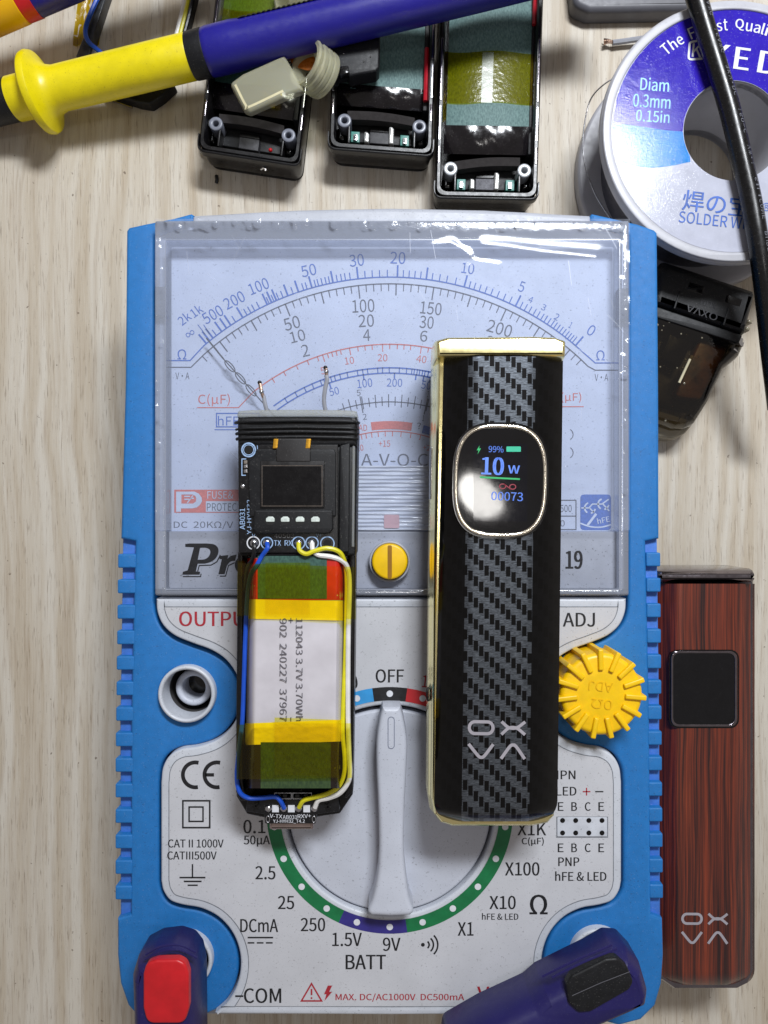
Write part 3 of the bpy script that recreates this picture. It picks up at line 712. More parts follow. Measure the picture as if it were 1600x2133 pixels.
# sockets
def socket(cx, cy, r):
    s = part("jack_socket", G().plate([circle(cx, cy, r, 48), circle(cx, cy, r * .85, 48)], 3.0, ZP + .02, .05), RIM, MT)
    deep = lambda z: (CX + (cx - CX) * (D - 3.5) / (D - z), CY + (cy - CY) * (D - 3.5) / (D - z))
    part("jack_well", G().plate([circle(cx, cy, r * .93, 40), circle(cx, cy, r * .86, 40)], 2.2, 3.2, .01, zpx=3.5), mat("well_grey", (70, 68, 68), .5), s)
    rr_ = (D - 3.5) / (D - 2.95)
    part("contact_tube", G().plate([circle(*deep(2.95), r * .66 * rr_, 40), circle(*deep(2.95), r * .42 * rr_, 40)], 1.6, 2.95, .06), KNOB, s)
    part("socket_floor", G().flat(circle(*deep(2.25), r * .9, 40), 2.25), BLKG, s)
    part("contact_core", G().flat(circle(*deep(2.4), r * .44 * (D - 3.5) / (D - 2.4), 40), 2.4), BLKG, s)
socket(388, 1447, 60); socket(382, 2003, 60); socket(1249, 1996, 60)
# adjusting wheel
AW = part("adjusting_wheel", G().plate(circle(1254, 1447, 86, 72), 3.2, 4.10, .10, 5), YEL, MT)
for i in range(15):
    a = i * 24.0 - 1
    pts = [(1254 - 5.4, 1447 - 94), (1254 + 5.4, 1447 - 94), (1254 + 5.2, 1447 - 50), (1254 - 5.2, 1447 - 50)]
    part("wheel_rib", G().plate(rnd(rot(pts, 1254, 1447, a), 2.5, 2), 3.35, 4.165, .025, 3), YEL, AW)
g = G().text("ADJ", 1252, 1430, 50, 20, 4.115, 186, bold=.0); g.text("0Ω", 1254, 1467, 44, 20, 4.115, 186, bold=.01)
part_each("wheel_lettering", g, mat("raised_yellow_letter", (232, 182, 6), .35), AW)
# ------------------------------------------------------------------ the opened device with its battery, on the meter
BD = thing("opened_vape_device", "uncased vape device with bare circuit board, taped battery and coloured wires", "vape device", 615, 1300, 3.6)
B0 = 3.66
# black chassis tray
ch = [(496, 1120), (742, 1120), (739, 1400), (735, 1656), (708, 1696), (655, 1704), (548, 1704), (514, 1697), (492, 1660), (491, 1600), (495, 1300)]
part("chassis", G().plate(rnd(ch, 7, 3), B0, 4.25, .05), BLK, BD)
g = G().plate([rnd([(495, 1150), (507, 1150), (506, 1610), (508, 1648), (524, 1668), (500, 1668), (491, 1650), (491, 1580)], 3, 2)], 4.2, 4.62, .03)
part("side_rail", g, BLK, BD)
part("side_rail", G().plate(rnd([(727, 1150), (741, 1150), (738, 1400), (735, 1650), (722, 1664), (716, 1660), (727, 1630), (729, 1400)], 3, 2), 4.2, 4.62, .03), BLK, BD)
# upper housing with gasket
part("housing", G().plate(rnd([(495, 915), (744, 915), (741, 1158), (497, 1158)], 5, 3), B0, 4.78, .05), BLKM, BD)
cp = lambda x0, x1, y0, y1: catp([(x0, y1), (x0, y0 + 7), (x0 + 8, y0 + 2), (x0 + 60, y0), (x1 - 60, y0), (x1 - 8, y0 + 2), (x1, y0 + 7), (x1, y1)], 4)
GK = part("gasket", G().plate(cp(494, 744, 866, 930), B0, 4.86, .10, 4), BLKM, BD)
for i, y in enumerate((879, 893, 902, 913)):
    z = 4.86
    P = [W(491 + i, y + 2, 3.9), W(491 + i, y + 2, 4.6), W(496, y + 1, 4.82), W(515, y - 1, 4.885), W(560, y - 2, 4.90), W(620, y - 3, 4.90), W(680, y - 2, 4.90), W(725, y - 1, 4.885), W(742, y + 1, 4.82), W(747 - i, y + 2, 4.6), W(747 - i, y + 2, 3.9)]
    part("gasket_rib", G().tube(cat(P, 4), .030 if i != 1 else .022, 8), BLKM, GK)
part("clear_seal", G().plate(cp(494, 744, 853, 870), 3.9, 4.82, .05, 3), SILW, BD)
part("clear_side_strip", G().plate(rnd([(734, 905), (740, 905), (738, 1140), (732, 1140)], 2, 2), 4.5, 4.81, .02), SILW, BD)
part("housing_side", G().plate(rnd([(708, 928), (729, 922), (727, 1150), (706, 1150)], 2, 2), 4.5, 4.88, .02), BLKM, BD)
# main board
ZPB = 4.90
MB = part("main_board", G().plate(rect(497, 926, 704, 1151, 2), 4.72, ZPB, .01), PCB, BD)
part("display_frame", G().plate(rnd([(533, 935), (696, 935), (700, 945), (700, 1076), (520, 1076), (517, 965), (531, 950)], 5, 3), 4.88, 4.96, .02), BLKM, MB)
DS = part("display", G().plate(rect(542, 960, 676, 1058, 1), 4.95, 4.985, .01), mat("display_black", (19, 17, 18), .3, var=.15, dust=.03), MB)
part("display_pane", G().flat(rect(548, 972, 669, 1052), 4.99), mat("display_dark", (6, 6, 9), .2, dust=.03), DS)
g = G().stroke([(546, 970), (671, 970), (671, 1054), (546, 1054)], 1.2, 4.992, True); part("display_edge", g, mat("display_edge_line", (92, 82, 74), .4, var=.3, vs=30), DS)
part("display_flex", G().plate(rnd([(575, 913), (647, 913), (647, 962), (575, 962)], 2, 2), 4.94, 4.995, .02), mat("flex_black", (30, 28, 29), .5, dust=.2), MB)
for x in (574, 642): part("flex_contact", G().plate(rnd([(x - 4, 914), (x + 6, 914), (x + 4, 934), (x - 6, 934)], 1, 2), 4.94, 5.002, .01), CONT, MB)
LB = part("light_guide", G().plate(rnd([(530, 1062), (693, 1062), (694, 1102), (686, 1112), (535, 1112), (527, 1102)], 4, 3), 4.88, 5.0, .03), BLKM, MB)
for x in (563, 594, 625, 657):
    part("guide_hole", G().flat(circle(x, 1084, 11, 24, 10.5), 5.004), mat("guide_hole_black", (6, 6, 7), .6), LB)
    part("light_chip", G().plate(rnd([(x - 9, 1080), (x - 4, 1076), (x + 5, 1076), (x + 9, 1080), (x + 9, 1087), (x - 9, 1087)], 2, 2), 4.99, 5.02, .008), mat("light_chip_white", (204, 214, 208), .3, var=.15, vs=20), LB)
def ring(cx, cy, r, w, z, n=28): return G().stroke(circle(cx, cy, r, n), w, z, True)
BLR = mat("pale_blue_silkscreen", (150, 178, 214), .5, var=.2, vs=20)
for x, y, r in ((528, 1131, 13), (556, 1131, 12), (622, 1131, 13), (650, 1131, 13), (682, 1132, 14)):
    part("pad_ring", ring(x, y, r, 2.4, ZPB + .006), BLR if x not in (528,) else PWHT, MB)
part("pad_ring", ring(518, 937, 14, 3, ZPB + .006), BLR, MB); part("pad_ring", ring(518, 937, 10.5, 1.6, ZPB + .006), BLR, MB)
for x, y in ((518, 937), (682, 1132)): part("board_hole", G().flat(circle(x, y, 8, 20), ZPB + .006), mat("board_hole_black", (5, 5, 5), .8), MB)
for x, y in ((529, 1131), (556, 1130), (622, 1131), (649, 1131)): part("solder_joint", G().ball(W(x, y, ZPB), .075, 12, 8, .75), STEEL, MB)
part("solder_joint", G().ball(W(506, 1013, ZPB), .045, 12, 8, .6), STEEL, MB)
g = G(); zb = ZPB + .006
g.text("AB031", 505, 1081, 44, 11, zb, -90, bold=.02); g.text("YJ-HYH32", 519, 1077, 72, 9, zb, -90, bold=.01); g.text("TX", 578, 1131, 15, 11, zb, bold=.02); g.text("RX", 601, 1131, 16, 11, zb, bold=.02)
g.text("V+", 664, 1115, 12, 8, zb); g.text("V-", 530, 1116, 10, 8, zb); g.stroke([(513, 956), (504, 956), (504, 990), (512, 990)], 2, zb); g.stroke([(536, 928), (538, 950), (531, 957)], 1.6, zb); g.stroke([(690, 1086), (690, 1100), (686, 1106)], 2.5, zb)
part_each("board_lettering", g, BLR, MB)
part("board_date", G().text("40503", 592, 1116, 42, 9, zb), mat("grey_board_print", (112, 112, 114), .5, var=.3, vs=30), MB)
for i, y in enumerate((962, 971, 981)): part("board_chip", G().box(508, y - 3, 515, y + 4, ZPB, ZPB + .03, .005), mat("chip_grey", (120, 112, 104), .4) if i == 0 else STEEL, MB)
# battery pouch
bl, br = 517, 720
rows = []; ys = [1160, 1163, 1170, 1185] + list(range(1200, 1621, 20)) + [1630, 1637, 1641]
for y in ys:
    e = min(1, (y - 1158) / 22, (1643 - y) / 22); r = []
    for i in range(61):
        s_ = -1 + i / 30; z = 4.95 - .5 * max(0, abs(s_) - .82) ** 2 / .0324 - .30 * (1 - e) ** 2 + .008 * math.sin(y * .07 + s_ * 3)
        xx = (bl + br) / 2 - (y - 1160) * .012 + s_ * (br - bl) / 2 * (.985 + .015 * e)
        r.append(W(xx, y, z))
    rows.append(r)
BT = part("battery", G().grid(rows), FOIL, BD)
def on_batt(x0, x1, y0, y1, lift, m, name, par=None, skew=0, x0b=None, x1b=None, nx=44, ny=5, jag=0):
    rows = []
    for j in range(ny + 1):
        t = j / ny; a = x0 + ((x0b if x0b is not None else x0) - x0) * t; b = x1 + ((x1b if x1b is not None else x1) - x1) * t; r = []
        for i in range(nx + 1):
            x = a + (b - a) * i / nx; y = y0 + (y1 - y0) * t + skew * (i / nx - .5) * (1 if j in (0, ny) else .9)
            if jag and j == ny: y += jag * math.sin(i * 1.7)
            c = (bl + br) / 2 - (y - 1160) * .012; s_ = (x - c) / ((br - bl) / 2)
            if lift < .04: z = 4.95 - .5 * max(0, min(abs(s_), 1.0) - .82) ** 2 / .0324 + lift
            else: z = 5.0 + lift - .5 * max(0, abs(s_) - .86)
            r.append(W(x, y, z))
        rows.append(r)
    return part(name, G().grid(rows), m, par or BT)
on_batt(515, 720, 1163, 1250, .012, REDT, "red_tape")
on_batt(514, 719, 1250, 1291, .019, YTAPE, "yellow_tape", skew=4)
on_batt(511, 716, 1503, 1548, .019, YTAPE, "yellow_tape", skew=-8)
on_batt(537, 681, 1158, 1247, .028, TEAL2, "insulating_paper")
on_batt(543, 689, 1546, 1642, .026, cloud_paper('green_insulating_paper', (36, 58, 30), (58, 80, 40)), "insulating_paper")
on_batt(511, 715, 1545, 1642, .014, mat("battery_end_dark", (30, 22, 20), .3, var=.2), "battery_end")
on_batt(497, 741, 1177, 1286, .060, KAPT, "amber_tape_band", BD, skew=8)
on_batt(553, 646, 1172, 1280, .075, KAPT, "amber_tape_patch", BD)
on_batt(493, 733, 1508, 1622, .060, KAPT, "amber_tape_band", BD, skew=-3)
on_batt(572, 706, 1497, 1616, .078, KAPT, "amber_tape_patch", BD, skew=5)
part("amber_tape_curl", G().grid([[W(495 + dx + (y - 1170) * -.01, y, 4.66 + .05 * math.sin(dx * .2)) for dx in (0, 4, 9, 13, 17 - (y - 1170) * .06)] for y in (1168, 1190, 1230, 1284)]), KAPD, BD)
# printed numbers run down the pouch
g = G(); g.text("~112043 3.7V 3.70Wh", 624, 1395, 214, 15, 4.975, 90); g.text("~902  240227  37967", 590, 1395, 214, 15, 4.975, 90); g.stroke([(606, 1287), (606, 1297)], 1.8, 4.975); g.stroke([(601, 1292), (611, 1292)], 1.8, 4.975); g.stroke([(606, 1494), (606, 1503)], 1.8, 4.975)
part_each("battery_lettering", g, mat("grey_ink", (92, 90, 98), .6, var=.35, vs=40), BT)
# lower charging board
UB = part("charging_board", G().plate(rnd([(516, 1660), (704, 1660), (708, 1690), (660, 1696), (658, 1716), (552, 1716), (550, 1696), (512, 1690)], 3, 2), 4.25, 4.50, .015), PCB, BD)
zc = 4.506
for x, y in ((533, 1679), (683, 1681)):
    s_ = part("board_screw", G().lathe(W(x, y, 4.48), (0, 0, 1), [(0, .12), (.05, .12), (.075, .085)], 20), mat("black_screw", (30, 30, 32), .3, metal=.6, var=.2), UB)
    part("screw_cross", G().stroke([(x - 7, y - 3), (x + 7, y + 3)], 3, 4.562).stroke([(x - 3, y + 7), (x + 3, y - 7)], 3, 4.562), BLKG, s_)
for x in (559, 591, 622, 655): part("solder_joint", G().ball(W(x, 1684, 4.50), .068, 12, 8, .7), STEEL, UB)
for x in (574, 607, 639): part("white_pad", G().flat(rect(x - 7, 1677, x + 7, 1692), zc), PWHT, UB)
g = G(); g.text("V-TX", 575, 1700, 26, 8, zc, 4, bold=.01); g.text("AB031", 604, 1702, 30, 8, zc, bold=.01); g.text("RXV+", 634, 1700, 28, 8, zc, -3, bold=.01); g.text("YJ-HYH32_T4.2", 602, 1711, 66, 8, zc, bold=.015)
g.stroke(rect(572, 1652, 607, 1664), 1.4, 4.51, True); g.stroke(rect(610, 1652, 649, 1664), 1.4, 4.51, True)
part_each("board_lettering", g, PWHT, UB)
for x in (580, 593, 619, 637): part("board_chip", G().box(x - 4, 1655, x + 5, 1662, 4.48, 4.56, .006), BLKG, UB)
for x in (558, 654): part("board_slot", G().plate([circle(x, 1707, 4.6, 16, 7.6), circle(x, 1707, 2.6, 16, 5.4)], 4.48, 4.53, .01), STEEL, UB)
part("charging_port", G().plate(rnd([(561, 1700), (653, 1700), (653, 1729), (561, 1729)], 3, 2), 4.05, 4.42, .05), mat("port_steel", (176, 158, 152), .3, metal=.9, var=.1), UB)
# wires
def wire(name, pts, r, m, par, n=6): return part(name, G().tube(cat([W(*p) for p in pts], n), r, 8), m, par)
wire("blue_wire", [(556, 1131, 4.95), (557, 1142, 5.02), (546, 1158, 4.98), (536, 1176, 4.99), (522, 1200, 4.93), (515, 1250, 4.78), (511, 1330, 4.68), (508, 1420, 4.68), (505, 1500, 4.70), (500, 1545, 4.70), (494, 1600, 4.70), (494, 1630, 4.70), (501, 1652, 4.68), (518, 1662, 4.62), (545, 1662, 4.60), (573, 1660, 4.60), (584, 1668, 4.60), (592, 1684, 4.54)], .042, WB, BD)
wire("yellow_wire", [(622, 1131, 4.95), (624, 1146, 5.02), (638, 1154, 5.05), (655, 1148, 5.05), (680, 1142, 5.04), (704, 1148, 5.0), (716, 1165, 4.92), (722, 1200, 4.80), (721, 1300, 4.70), (718, 1400, 4.68), (715, 1470, 4.72), (714, 1530, 4.74), (718, 1580, 4.74), (716, 1615, 4.74), (704, 1640, 4.70), (680, 1654, 4.66), (650, 1662, 4.62), (632, 1668, 4.60), (623, 1682, 4.54)], .042, WY, BD)
wire("white_wire", [(650, 1131, 4.95), (652, 1146, 5.0), (664, 1156, 5.0), (690, 1160, 4.98), (712, 1168, 4.93), (724, 1184, 4.86), (728, 1220, 4.80), (726, 1300, 4.74), (725, 1400, 4.72), (725, 1500, 4.74), (727, 1570, 4.74), (729, 1610, 4.74), (724, 1632, 4.72), (708, 1652, 4.68), (685, 1662, 4.62), (664, 1667, 4.58), (656, 1682, 4.54)], .046, WW, BD)
wire("black_wire", [(529, 1131, 4.95), (530, 1144, 4.99), (526, 1165, 4.90), (516, 1185, 4.8), (510, 1230, 4.62)], .04, WK, BD)
for pts, tip in (([(678, 856, 4.2), (675, 835, 4.25), (677, 812, 4.3), (681, 792, 4.32), (680, 782, 4.32)], [(680, 784, 4.32), (680, 774, 4.32), (678, 766, 4.32)]), ([(556, 856, 4.15), (552, 840, 4.18), (549, 824, 4.2)], [(549, 828, 4.2), (545, 816, 4.22), (543, 806, 4.22), (541, 797, 4.22)])):
    w_ = wire("lead_wire", pts, .04, WG, BD); wire("bare_tip", tip, .036, COPPER, w_)
    part("solder_blob", G().ball(W(*tip[1]), .05, 10, 7), STEEL, w_)
    part("burnt_tip", G().ball(W(*tip[-1]), .042, 10, 7), mat("burnt_black", (26, 22, 22), .5), w_)

# ------------------------------------------------------------------ the carbon weave vape
def loft(left, right, ys, zc, drop, flat=.5, endtop=0, endbot=26, nx=29, power=1.3, ed=.25):
    """curved face: left(y), right(y) give the edges; the middle is flat and both sides fall away"""
    rows, uvs = [], []
    for y in ys:
        a, b = left(y), right(y); r, u = [], []
        for i in range(nx):
            s_ = -1 + 2 * i / (nx - 1); x = (a + b) / 2 + s_ * (b - a) / 2
            t = max(0, abs(s_) - flat) / (1 - flat); z = zc - drop * t ** power
            if endbot: z -= ed * max(0, 1 - (ys[-1] - y) / endbot) ** 2
            if endtop: z -= ed * max(0, 1 - (y - ys[0]) / endtop) ** 2
            r.append(W(x, y, z)); u.append((x, y))
        rows.append(r); uvs.append(u)
    return G().grid(rows, uvs)
CV2 = thing("carbon_weave_vape", "black carbon weave vape in a gold frame with its small screen lit", "vape device", 1035, 1250, 3.66)
fr = [(908, 704), (930, 702), (1150, 702), (1173, 704), (1178, 714), (1177, 760), (1172, 1200), (1163, 1660), (1159, 1697), (1142, 1716), (1105, 1723), (940, 1723), (912, 1714), (896, 1693), (891, 1660), (895, 1200), (902, 760), (903, 714)]
fr = rnd(fr, 6, 2)
def shrink(pts, k_, cx=1035, cy=1212): return [(cx + (x - cx) * k_, cy + (y - cy) * k_) for x, y in pts]
part("gold_frame", G().plate(fr, 3.66, 4.92, prof=[(.14, 3.67), (.05, 3.80), (0, 4.1), (0, 4.5), (.03, 4.66), (.05, 4.70), (.055, 4.76), (.08, 4.88), (.12, 4.92)], zpx=4.76), GOLD, CV2)
capo = rnd([(903, 712), (930, 704), (1110, 702), (1152, 704), (1177, 712), (1176, 752), (903, 752)], [10, 20, 40, 20, 10, 8, 8], 6)
part("gold_top_cap", G().plate(capo, 4.6, 5.345, prof=[(0, 4.6), (0, 5.0), (.008, 5.12), (.022, 5.22), (.045, 5.29), (.075, 5.33), (.095, 5.338)], zpx=5.1), GOLD, CV2)
def lf(y):
    a = 925 - (y - 742) * .0225
    if y > 1668: a += 44 - math.sqrt(max(0, 44 ** 2 - (y - 1668) ** 2))
    if y < 756: a += 14 - math.sqrt(max(0, 14 ** 2 - (756 - y) ** 2))
    return a
def rf(y):
    a = 1173 - (y - 742) * .0125
    if y > 1668: a -= 44 - math.sqrt(max(0, 44 ** 2 - (y - 1668) ** 2))
    if y < 752: a -= 10 - math.sqrt(max(0, 10 ** 2 - (752 - y) ** 2))
    return a
ys = [742, 744, 747, 751, 756] + list(range(776, 1640, 24)) + [1645, 1656, 1668, 1678, 1686, 1693, 1699, 1704, 1708, 1711]
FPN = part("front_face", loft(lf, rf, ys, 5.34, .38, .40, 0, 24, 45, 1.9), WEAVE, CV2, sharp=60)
zs = 5.346
so = squircle(1043, 1001, 97, 118, 3.0, 72)
so = rot(so, 1043, 1001, 1.0)
SB = part("screen_bezel", G().plate([so, rot(squircle(1043, 1001, 89, 110, 3.0, 72), 1043, 1001, 1)], 5.15, 5.44, .03, 4), mat("pale_gold_bezel", (248, 240, 222), .12, metal=1, var=.02), FPN)
part("bezel_gap", G().stroke(rot(squircle(1043, 1001, 98.5, 119.5, 3.0, 72), 1043, 1001, 1), 4, 5.349, True), BLKG, FPN)
# glass: a shallow dish
rows = []
for j in range(13):
    t = j / 12; q = rot(squircle(1043, 1001, 90 * t + .01, 111 * t + .01, 3.0 if t > .3 else 2.4, 72), 1043, 1001, 1); q.append(q[0])
    r_ = []
    for x, y in q:
        p = W(x, y, 5.40); p.z = 5.405 - .006 * (t ** 2); r_.append(p)
    rows.append(r_)
GS = part("screen", G().grid(rows[::-1]), GLASSB, FPN)
def dish(x, y): return 5.408 - .006 * max(abs(x - 1043) / 90, abs(y - 1001) / 111) ** 2
DIG = glow("screen_blue", (76, 110, 186), .8)
def glyph_dish(g, *a, **k):
    b = len(g.v); g.text(*a, **k)
    for i in range(b, len(g.v)):
        p = g.v[i]; x, y = CX + p.x / K(5.38), CY - p.y / K(5.38); p.z = dish(x, y)
    return g
part("screen_area", G().grid([[Vector((W(x, y, 5.38).x, W(x, y, 5.38).y, dish(x, y) - .002)) for x in (986, 1005, 1024, 1043, 1062, 1081, 1098)] for y in (924, 950, 976, 1001, 1027, 1053, 1086)]), mat("screen_dim_panel", (15, 15, 21), .06, var=.1, rvar=.03), GS)
g = G(); glyph_dish(g, "10", 1026, 971, 47, 37, 5.38, 2, bold=.05); glyph_dish(g, "w", 1070, 978, 25, 17, 5.38, 2, bold=.03); glyph_dish(g, "99%", 1033, 936, 31, 13, 5.38, 2, bold=.01); glyph_dish(g, "00073", 1056, 1034, 66, 18, 5.38, 2, bold=.015)
part_each("screen_digits", g, DIG, GS)
g = G().flat(rect(1055, 930, 1085, 941, 2), 5.412)
part("battery_gauge", g, glow("gauge_green", (40, 150, 120), .8), GS)
g = G().stroke([(1000, 994), (1083, 998)], 3.5, 5.412).flat([(999, 928), (993, 938), (997, 938), (995, 946), (1002, 934), (998, 934)], 5.412)
part("green_line", g, glow("line_green", (30, 140, 80), .8), GS)
g = G().stroke(circle(1047, 1013, 6.5, 14, 5), 2, 5.412, True).stroke(circle(1068, 1014, 6.5, 14, 5), 2, 5.412, True).stroke([(1050, 1008), (1064, 1019)], 2, 5.412)
part("coil_symbol", g, glow("symbol_red", (120, 40, 54), .7), GS)
def oxlogo(cx, cy, s_, z, m, par, deg=0):
    """rounded O, X, V and caret strokes in a two by two block"""
    g = G(); q = lambda pts: rot([(cx + x * s_, cy + y * s_) for x, y in pts], cx, cy, deg)
    o = [(-33 + 10 * math.cos(R(a)) * 1.0, -24 + 12 * math.sin(R(a))) for a in range(-90, 91, 15)]
    ov = [(x - (-33) + -19, y) for x, y in o] + [(-(x + 33) - 47, y) for x, y in o]
    ov = [(-19 + 11 * math.cos(R(a)), -24 + 12 * math.sin(R(a))) for a in range(-90, 91, 15)] + [(-45 + 11 * math.cos(R(a)), -24 + 12 * math.sin(R(a))) for a in range(90, 271, 15)]
    g.stroke(q(ov), 6.4 * s_, z, True)
    g.stroke(q(catp([(9, -37), (24, -25), (40, -25), (57, -37)], 5)), 6.2 * s_, z); g.stroke(q(catp([(9, -11), (24, -24), (40, -24), (57, -11)], 5)), 6.2 * s_, z + .001)
    g.stroke(q(catp([(-57, 9), (-38, 32), (-31, 36), (-24, 32), (-7, 9)], 5)), 6.4 * s_, z)
    g.stroke(q(catp([(9, 38), (26, 14), (33, 10), (40, 14), (57, 38)], 5)), 6.4 * s_, z)
    return part("logo_print", g, m, par)
oxlogo(1035, 1541, 1.03, 5.345, LOGO, FPN, .8)
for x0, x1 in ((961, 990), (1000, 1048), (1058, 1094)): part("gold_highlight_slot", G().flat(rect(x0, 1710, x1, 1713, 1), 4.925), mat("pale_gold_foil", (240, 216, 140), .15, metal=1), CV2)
part("side_button", G().plate(rnd([(897, 930), (903, 930), (901, 1040), (896, 1040)], 2, 2), 4.2, 4.6, .02), mat("steel_button", (180, 180, 176), .2, metal=1), CV2)
part("side_slot", G().tube(cat([W(892, 1432, 4.6), W(890, 1440, 4.62), W(890, 1452, 4.62), W(892, 1460, 4.6)], 4), .02, 6), BLK, CV2)

# ------------------------------------------------------------------ the striped wood vape beside the meter
WV = thing("wood_grain_vape", "vape with striped reddish wood finish and dark chrome trim beside the multimeter", "vape device", 1470, 1620, 0.02)
wf = rnd([(1366, 1188), (1575, 1188), (1575, 2020), (1562, 2050), (1535, 2064), (1400, 2064), (1366, 2040)], 10, 3)
part("chrome_frame", G().plate(wf, .03, 1.70, prof=[(.12, .03), (0, .3), (0, 1.35), (.03, 1.5), (.05, 1.60), (.12, 1.70)], zpx=1.62), GUN, WV)
part("chrome_top_cap", G().plate(rnd([(1366, 1186), (1575, 1186), (1575, 1216), (1366, 1216)], 3, 2), .6, 1.98, prof=[(0, .6), (0, 1.7), (.03, 1.85), (.10, 1.96), (.13, 1.98)], zpx=1.95), GUN, WV)
def wl(y): return 1367 + (30 - math.sqrt(max(0, 900 - (y - 2020) ** 2)) if y > 2020 else 0)
def wr(y): return 1572 - (32 - math.sqrt(max(0, 1024 - (y - 2020) ** 2)) if y > 2020 else 0)
ysw = [1216, 1220] + list(range(1240, 2010, 30)) + [2015, 2020, 2028, 2036, 2042, 2047, 2050, 2051.5]
WF = part("wood_face", loft(wl, wr, ysw, 1.98, .36, .52, 0, 26, ed=.2), ROSE, WV, sharp=60)
SF = part("screen_frame", G().plate([rect(1398, 1356, 1536, 1514, 18, 6), rect(1403, 1361, 1531, 1509, 15, 6)], 1.85, 2.03, .015), GUN, WF)
part("screen_gap", G().stroke(rect(1396, 1355, 1538, 1515, 19, 6), 3.5, 1.987, True), BLKG, WF)
part("screen", G().flat(rect(1402, 1360, 1532, 1510, 15, 6), 2.01), mat("dark_screen", (11, 11, 14), .2, var=.15, dust=.02), WF)
oxlogo(1468, 1934, .83, 1.986, LOGO, WF, .5)
# ------------------------------------------------------------------ opened half cases along the top
def half_case(label, blc, brc, up, zt, opts):
    """tray seen from above; blc, brc = bottom corners of the rim in photo px, up = direction of its long side"""
    ux, uy = (brc[0] - blc[0]), (brc[1] - blc[1]); wd = math.hypot(ux, uy); ux, uy = ux / wd, uy / wd
    ul = math.hypot(*up); vx, vy = up[0] / ul, up[1] / ul
    L = lambda u, v: (blc[0] + ux * u + vx * v, blc[1] + uy * u + vy * v)
    Q = lambda pts: [L(u, v) for u, v in pts]
    T = thing("opened_vape_case", label, "vape case", *L(wd / 2, 200), 0, "opened black vape cases lying above the multimeter")
    H = 620
    out = Q(rnd([(0, H), (0, 0), (wd, 0), (wd, H)], [2, 22, 22, 2], 6)); inn = Q(rnd([(11, H - 10), (11, 12), (wd - 11, 12), (wd - 11, H - 10)], [2, 15, 15, 2], 5))
    part("shell", G().plate([out, inn], .02, zt, prof=[(.10, .02), (.02, .18), (0, .4), (0, zt - .10), (.015, zt - .03), (.03, zt)]), BLK, T)
    part("shell_floor", G().plate(out, .03, .30, .02), BLK, T)
    part("rim_ledge", G().plate(Q(rnd([(-4, 34), (-4, -5), (wd + 4, -5), (wd + 4, 34), (wd + 1, 34), (wd + 1, 1), (-1, 1), (-1, 34)], [2, 22, 22, 2, 1, 19, 19, 1], 6)), zt - .24, zt - .02, .03), BLK, T)
    for u in (4.5, wd - 4.5):
        for v0, v1 in ((70, 105), (118, 190), (200, 330)): part("rail_glint_strip", G().plate(Q(rect(u - 2.2, v0, u + 2.2, v1, 1, 2)), zt - .1, zt + .015, .01), GUN if v0 != 118 else STEEL, T)
    part("charging_slot", G().tube([W(*L(wd * .30, -9), .50), W(*L(wd * .66, -9), .50)], .05, 8), BLKG, T)
    # battery with paper, black tape
    zb_ = zt - .18
    def curved(u0, u1, v0, v1, m, name, lift=0, bulge=.16, nx=14, ny=6, wav=0, dip=0):
        rows = []
        for j in range(ny + 1):
            v = v0 + (v1 - v0) * j / ny; r = []
            for i in range(nx + 1):
                u = u0 + (u1 - u0) * i / nx; s_ = (u - wd / 2) / (wd / 2 - 12); e = max(0, 1 - (v - v0) / (v1 - v0)) if dip else 0
                r.append(W(*L(u, v + wav * math.sin(u * .04)), zb_ + lift - bulge * s_ * s_ - dip * e * e + (.01 * math.sin(u * .13 + v * .09) if dip else 0)))
            rows.append(r)
        return part(name, G().grid(rows), m, T)
    pv = opts.get('paper', 145)
    curved(14, wd - 14, 88, pv + 6, BTAPE, "black_tape", .012, .14, 20, 10, 0, .16)
    curved(18, wd - 22, pv, H - 30, opts.get('pm', TEAL), "battery_wrap", 0, .14, 14, 14, -3)
    for v0, v1, m in opts.get('kapton', ()): curved(8, wd - 8, v0, v1, m, "amber_tape_band", .03, .15, 18, 6, -3)
    if opts.get('strip'): curved(wd * .42, wd * .53, *opts['strip'], film("pale_tape_glint", (.95, .97, .97), .02, .3, body=(150, 170, 170), body_fac=.14), "painted_tape_glint", .04, .14, 4, 4)  # pale strip over the tape: the lamp's glint painted on
    part("side_gap", G().plate(Q(rect(wd - 22, 90, wd - 12, H - 20)), .3, zb_ - .12, .02), BLKM, T)
    if opts.get('red'): part("red_wire", G().tube([W(*L(wd - 17, v), zb_ - .02) for v in opts['red']], .055, 8), mat("red_wire_cover", (170, 18, 36), .35), T)
    # foam strip
    fb = opts.get('foam', (0, 0))
    P = [W(*L(36 + (wd - 74) * t, 66 + fb[0] + (fb[1] - fb[0]) * t + 4 * math.sin(math.pi * t)), zt - .16) for t in [i / 10 for i in range(11)]]
    rows = [[p + Vector((0, .10, -.25)) for p in P], [p + Vector((0, .10, 0)) for p in P], [p + Vector((0, -.10, 0)) for p in P], [p + Vector((0, -.10, -.25)) for p in P]]
    part("foam_strip", G().grid(rows[::-1]), FOAM, T)
    # screw posts
    for u in (30, wd - 28):
        v = 58 if u < 60 else 57
        px, py = L(u, v); q = part("screw_post", G().plate([circle(px, py, 14.5, 28), circle(px, py, 6, 20)], .3, zt - .10, .03), opts.get('post', BLK), T)
        part("post_hole", G().flat(circle(px, py, 6.5, 20), .5), BLKG, q)
        part("post_web", G().plate(Q(rect(u + (8 if u < 60 else -12), 12, u + (12 if u < 60 else -8), 56)), .3, zt - .14, .01), BLK, T)
    part("corner_pocket", G().plate(Q(rnd([(13, 14), (36, 14), (36, 44), (13, 44)], 8, 3)), .3, zt - .45, .12, 4), BLKG, T)
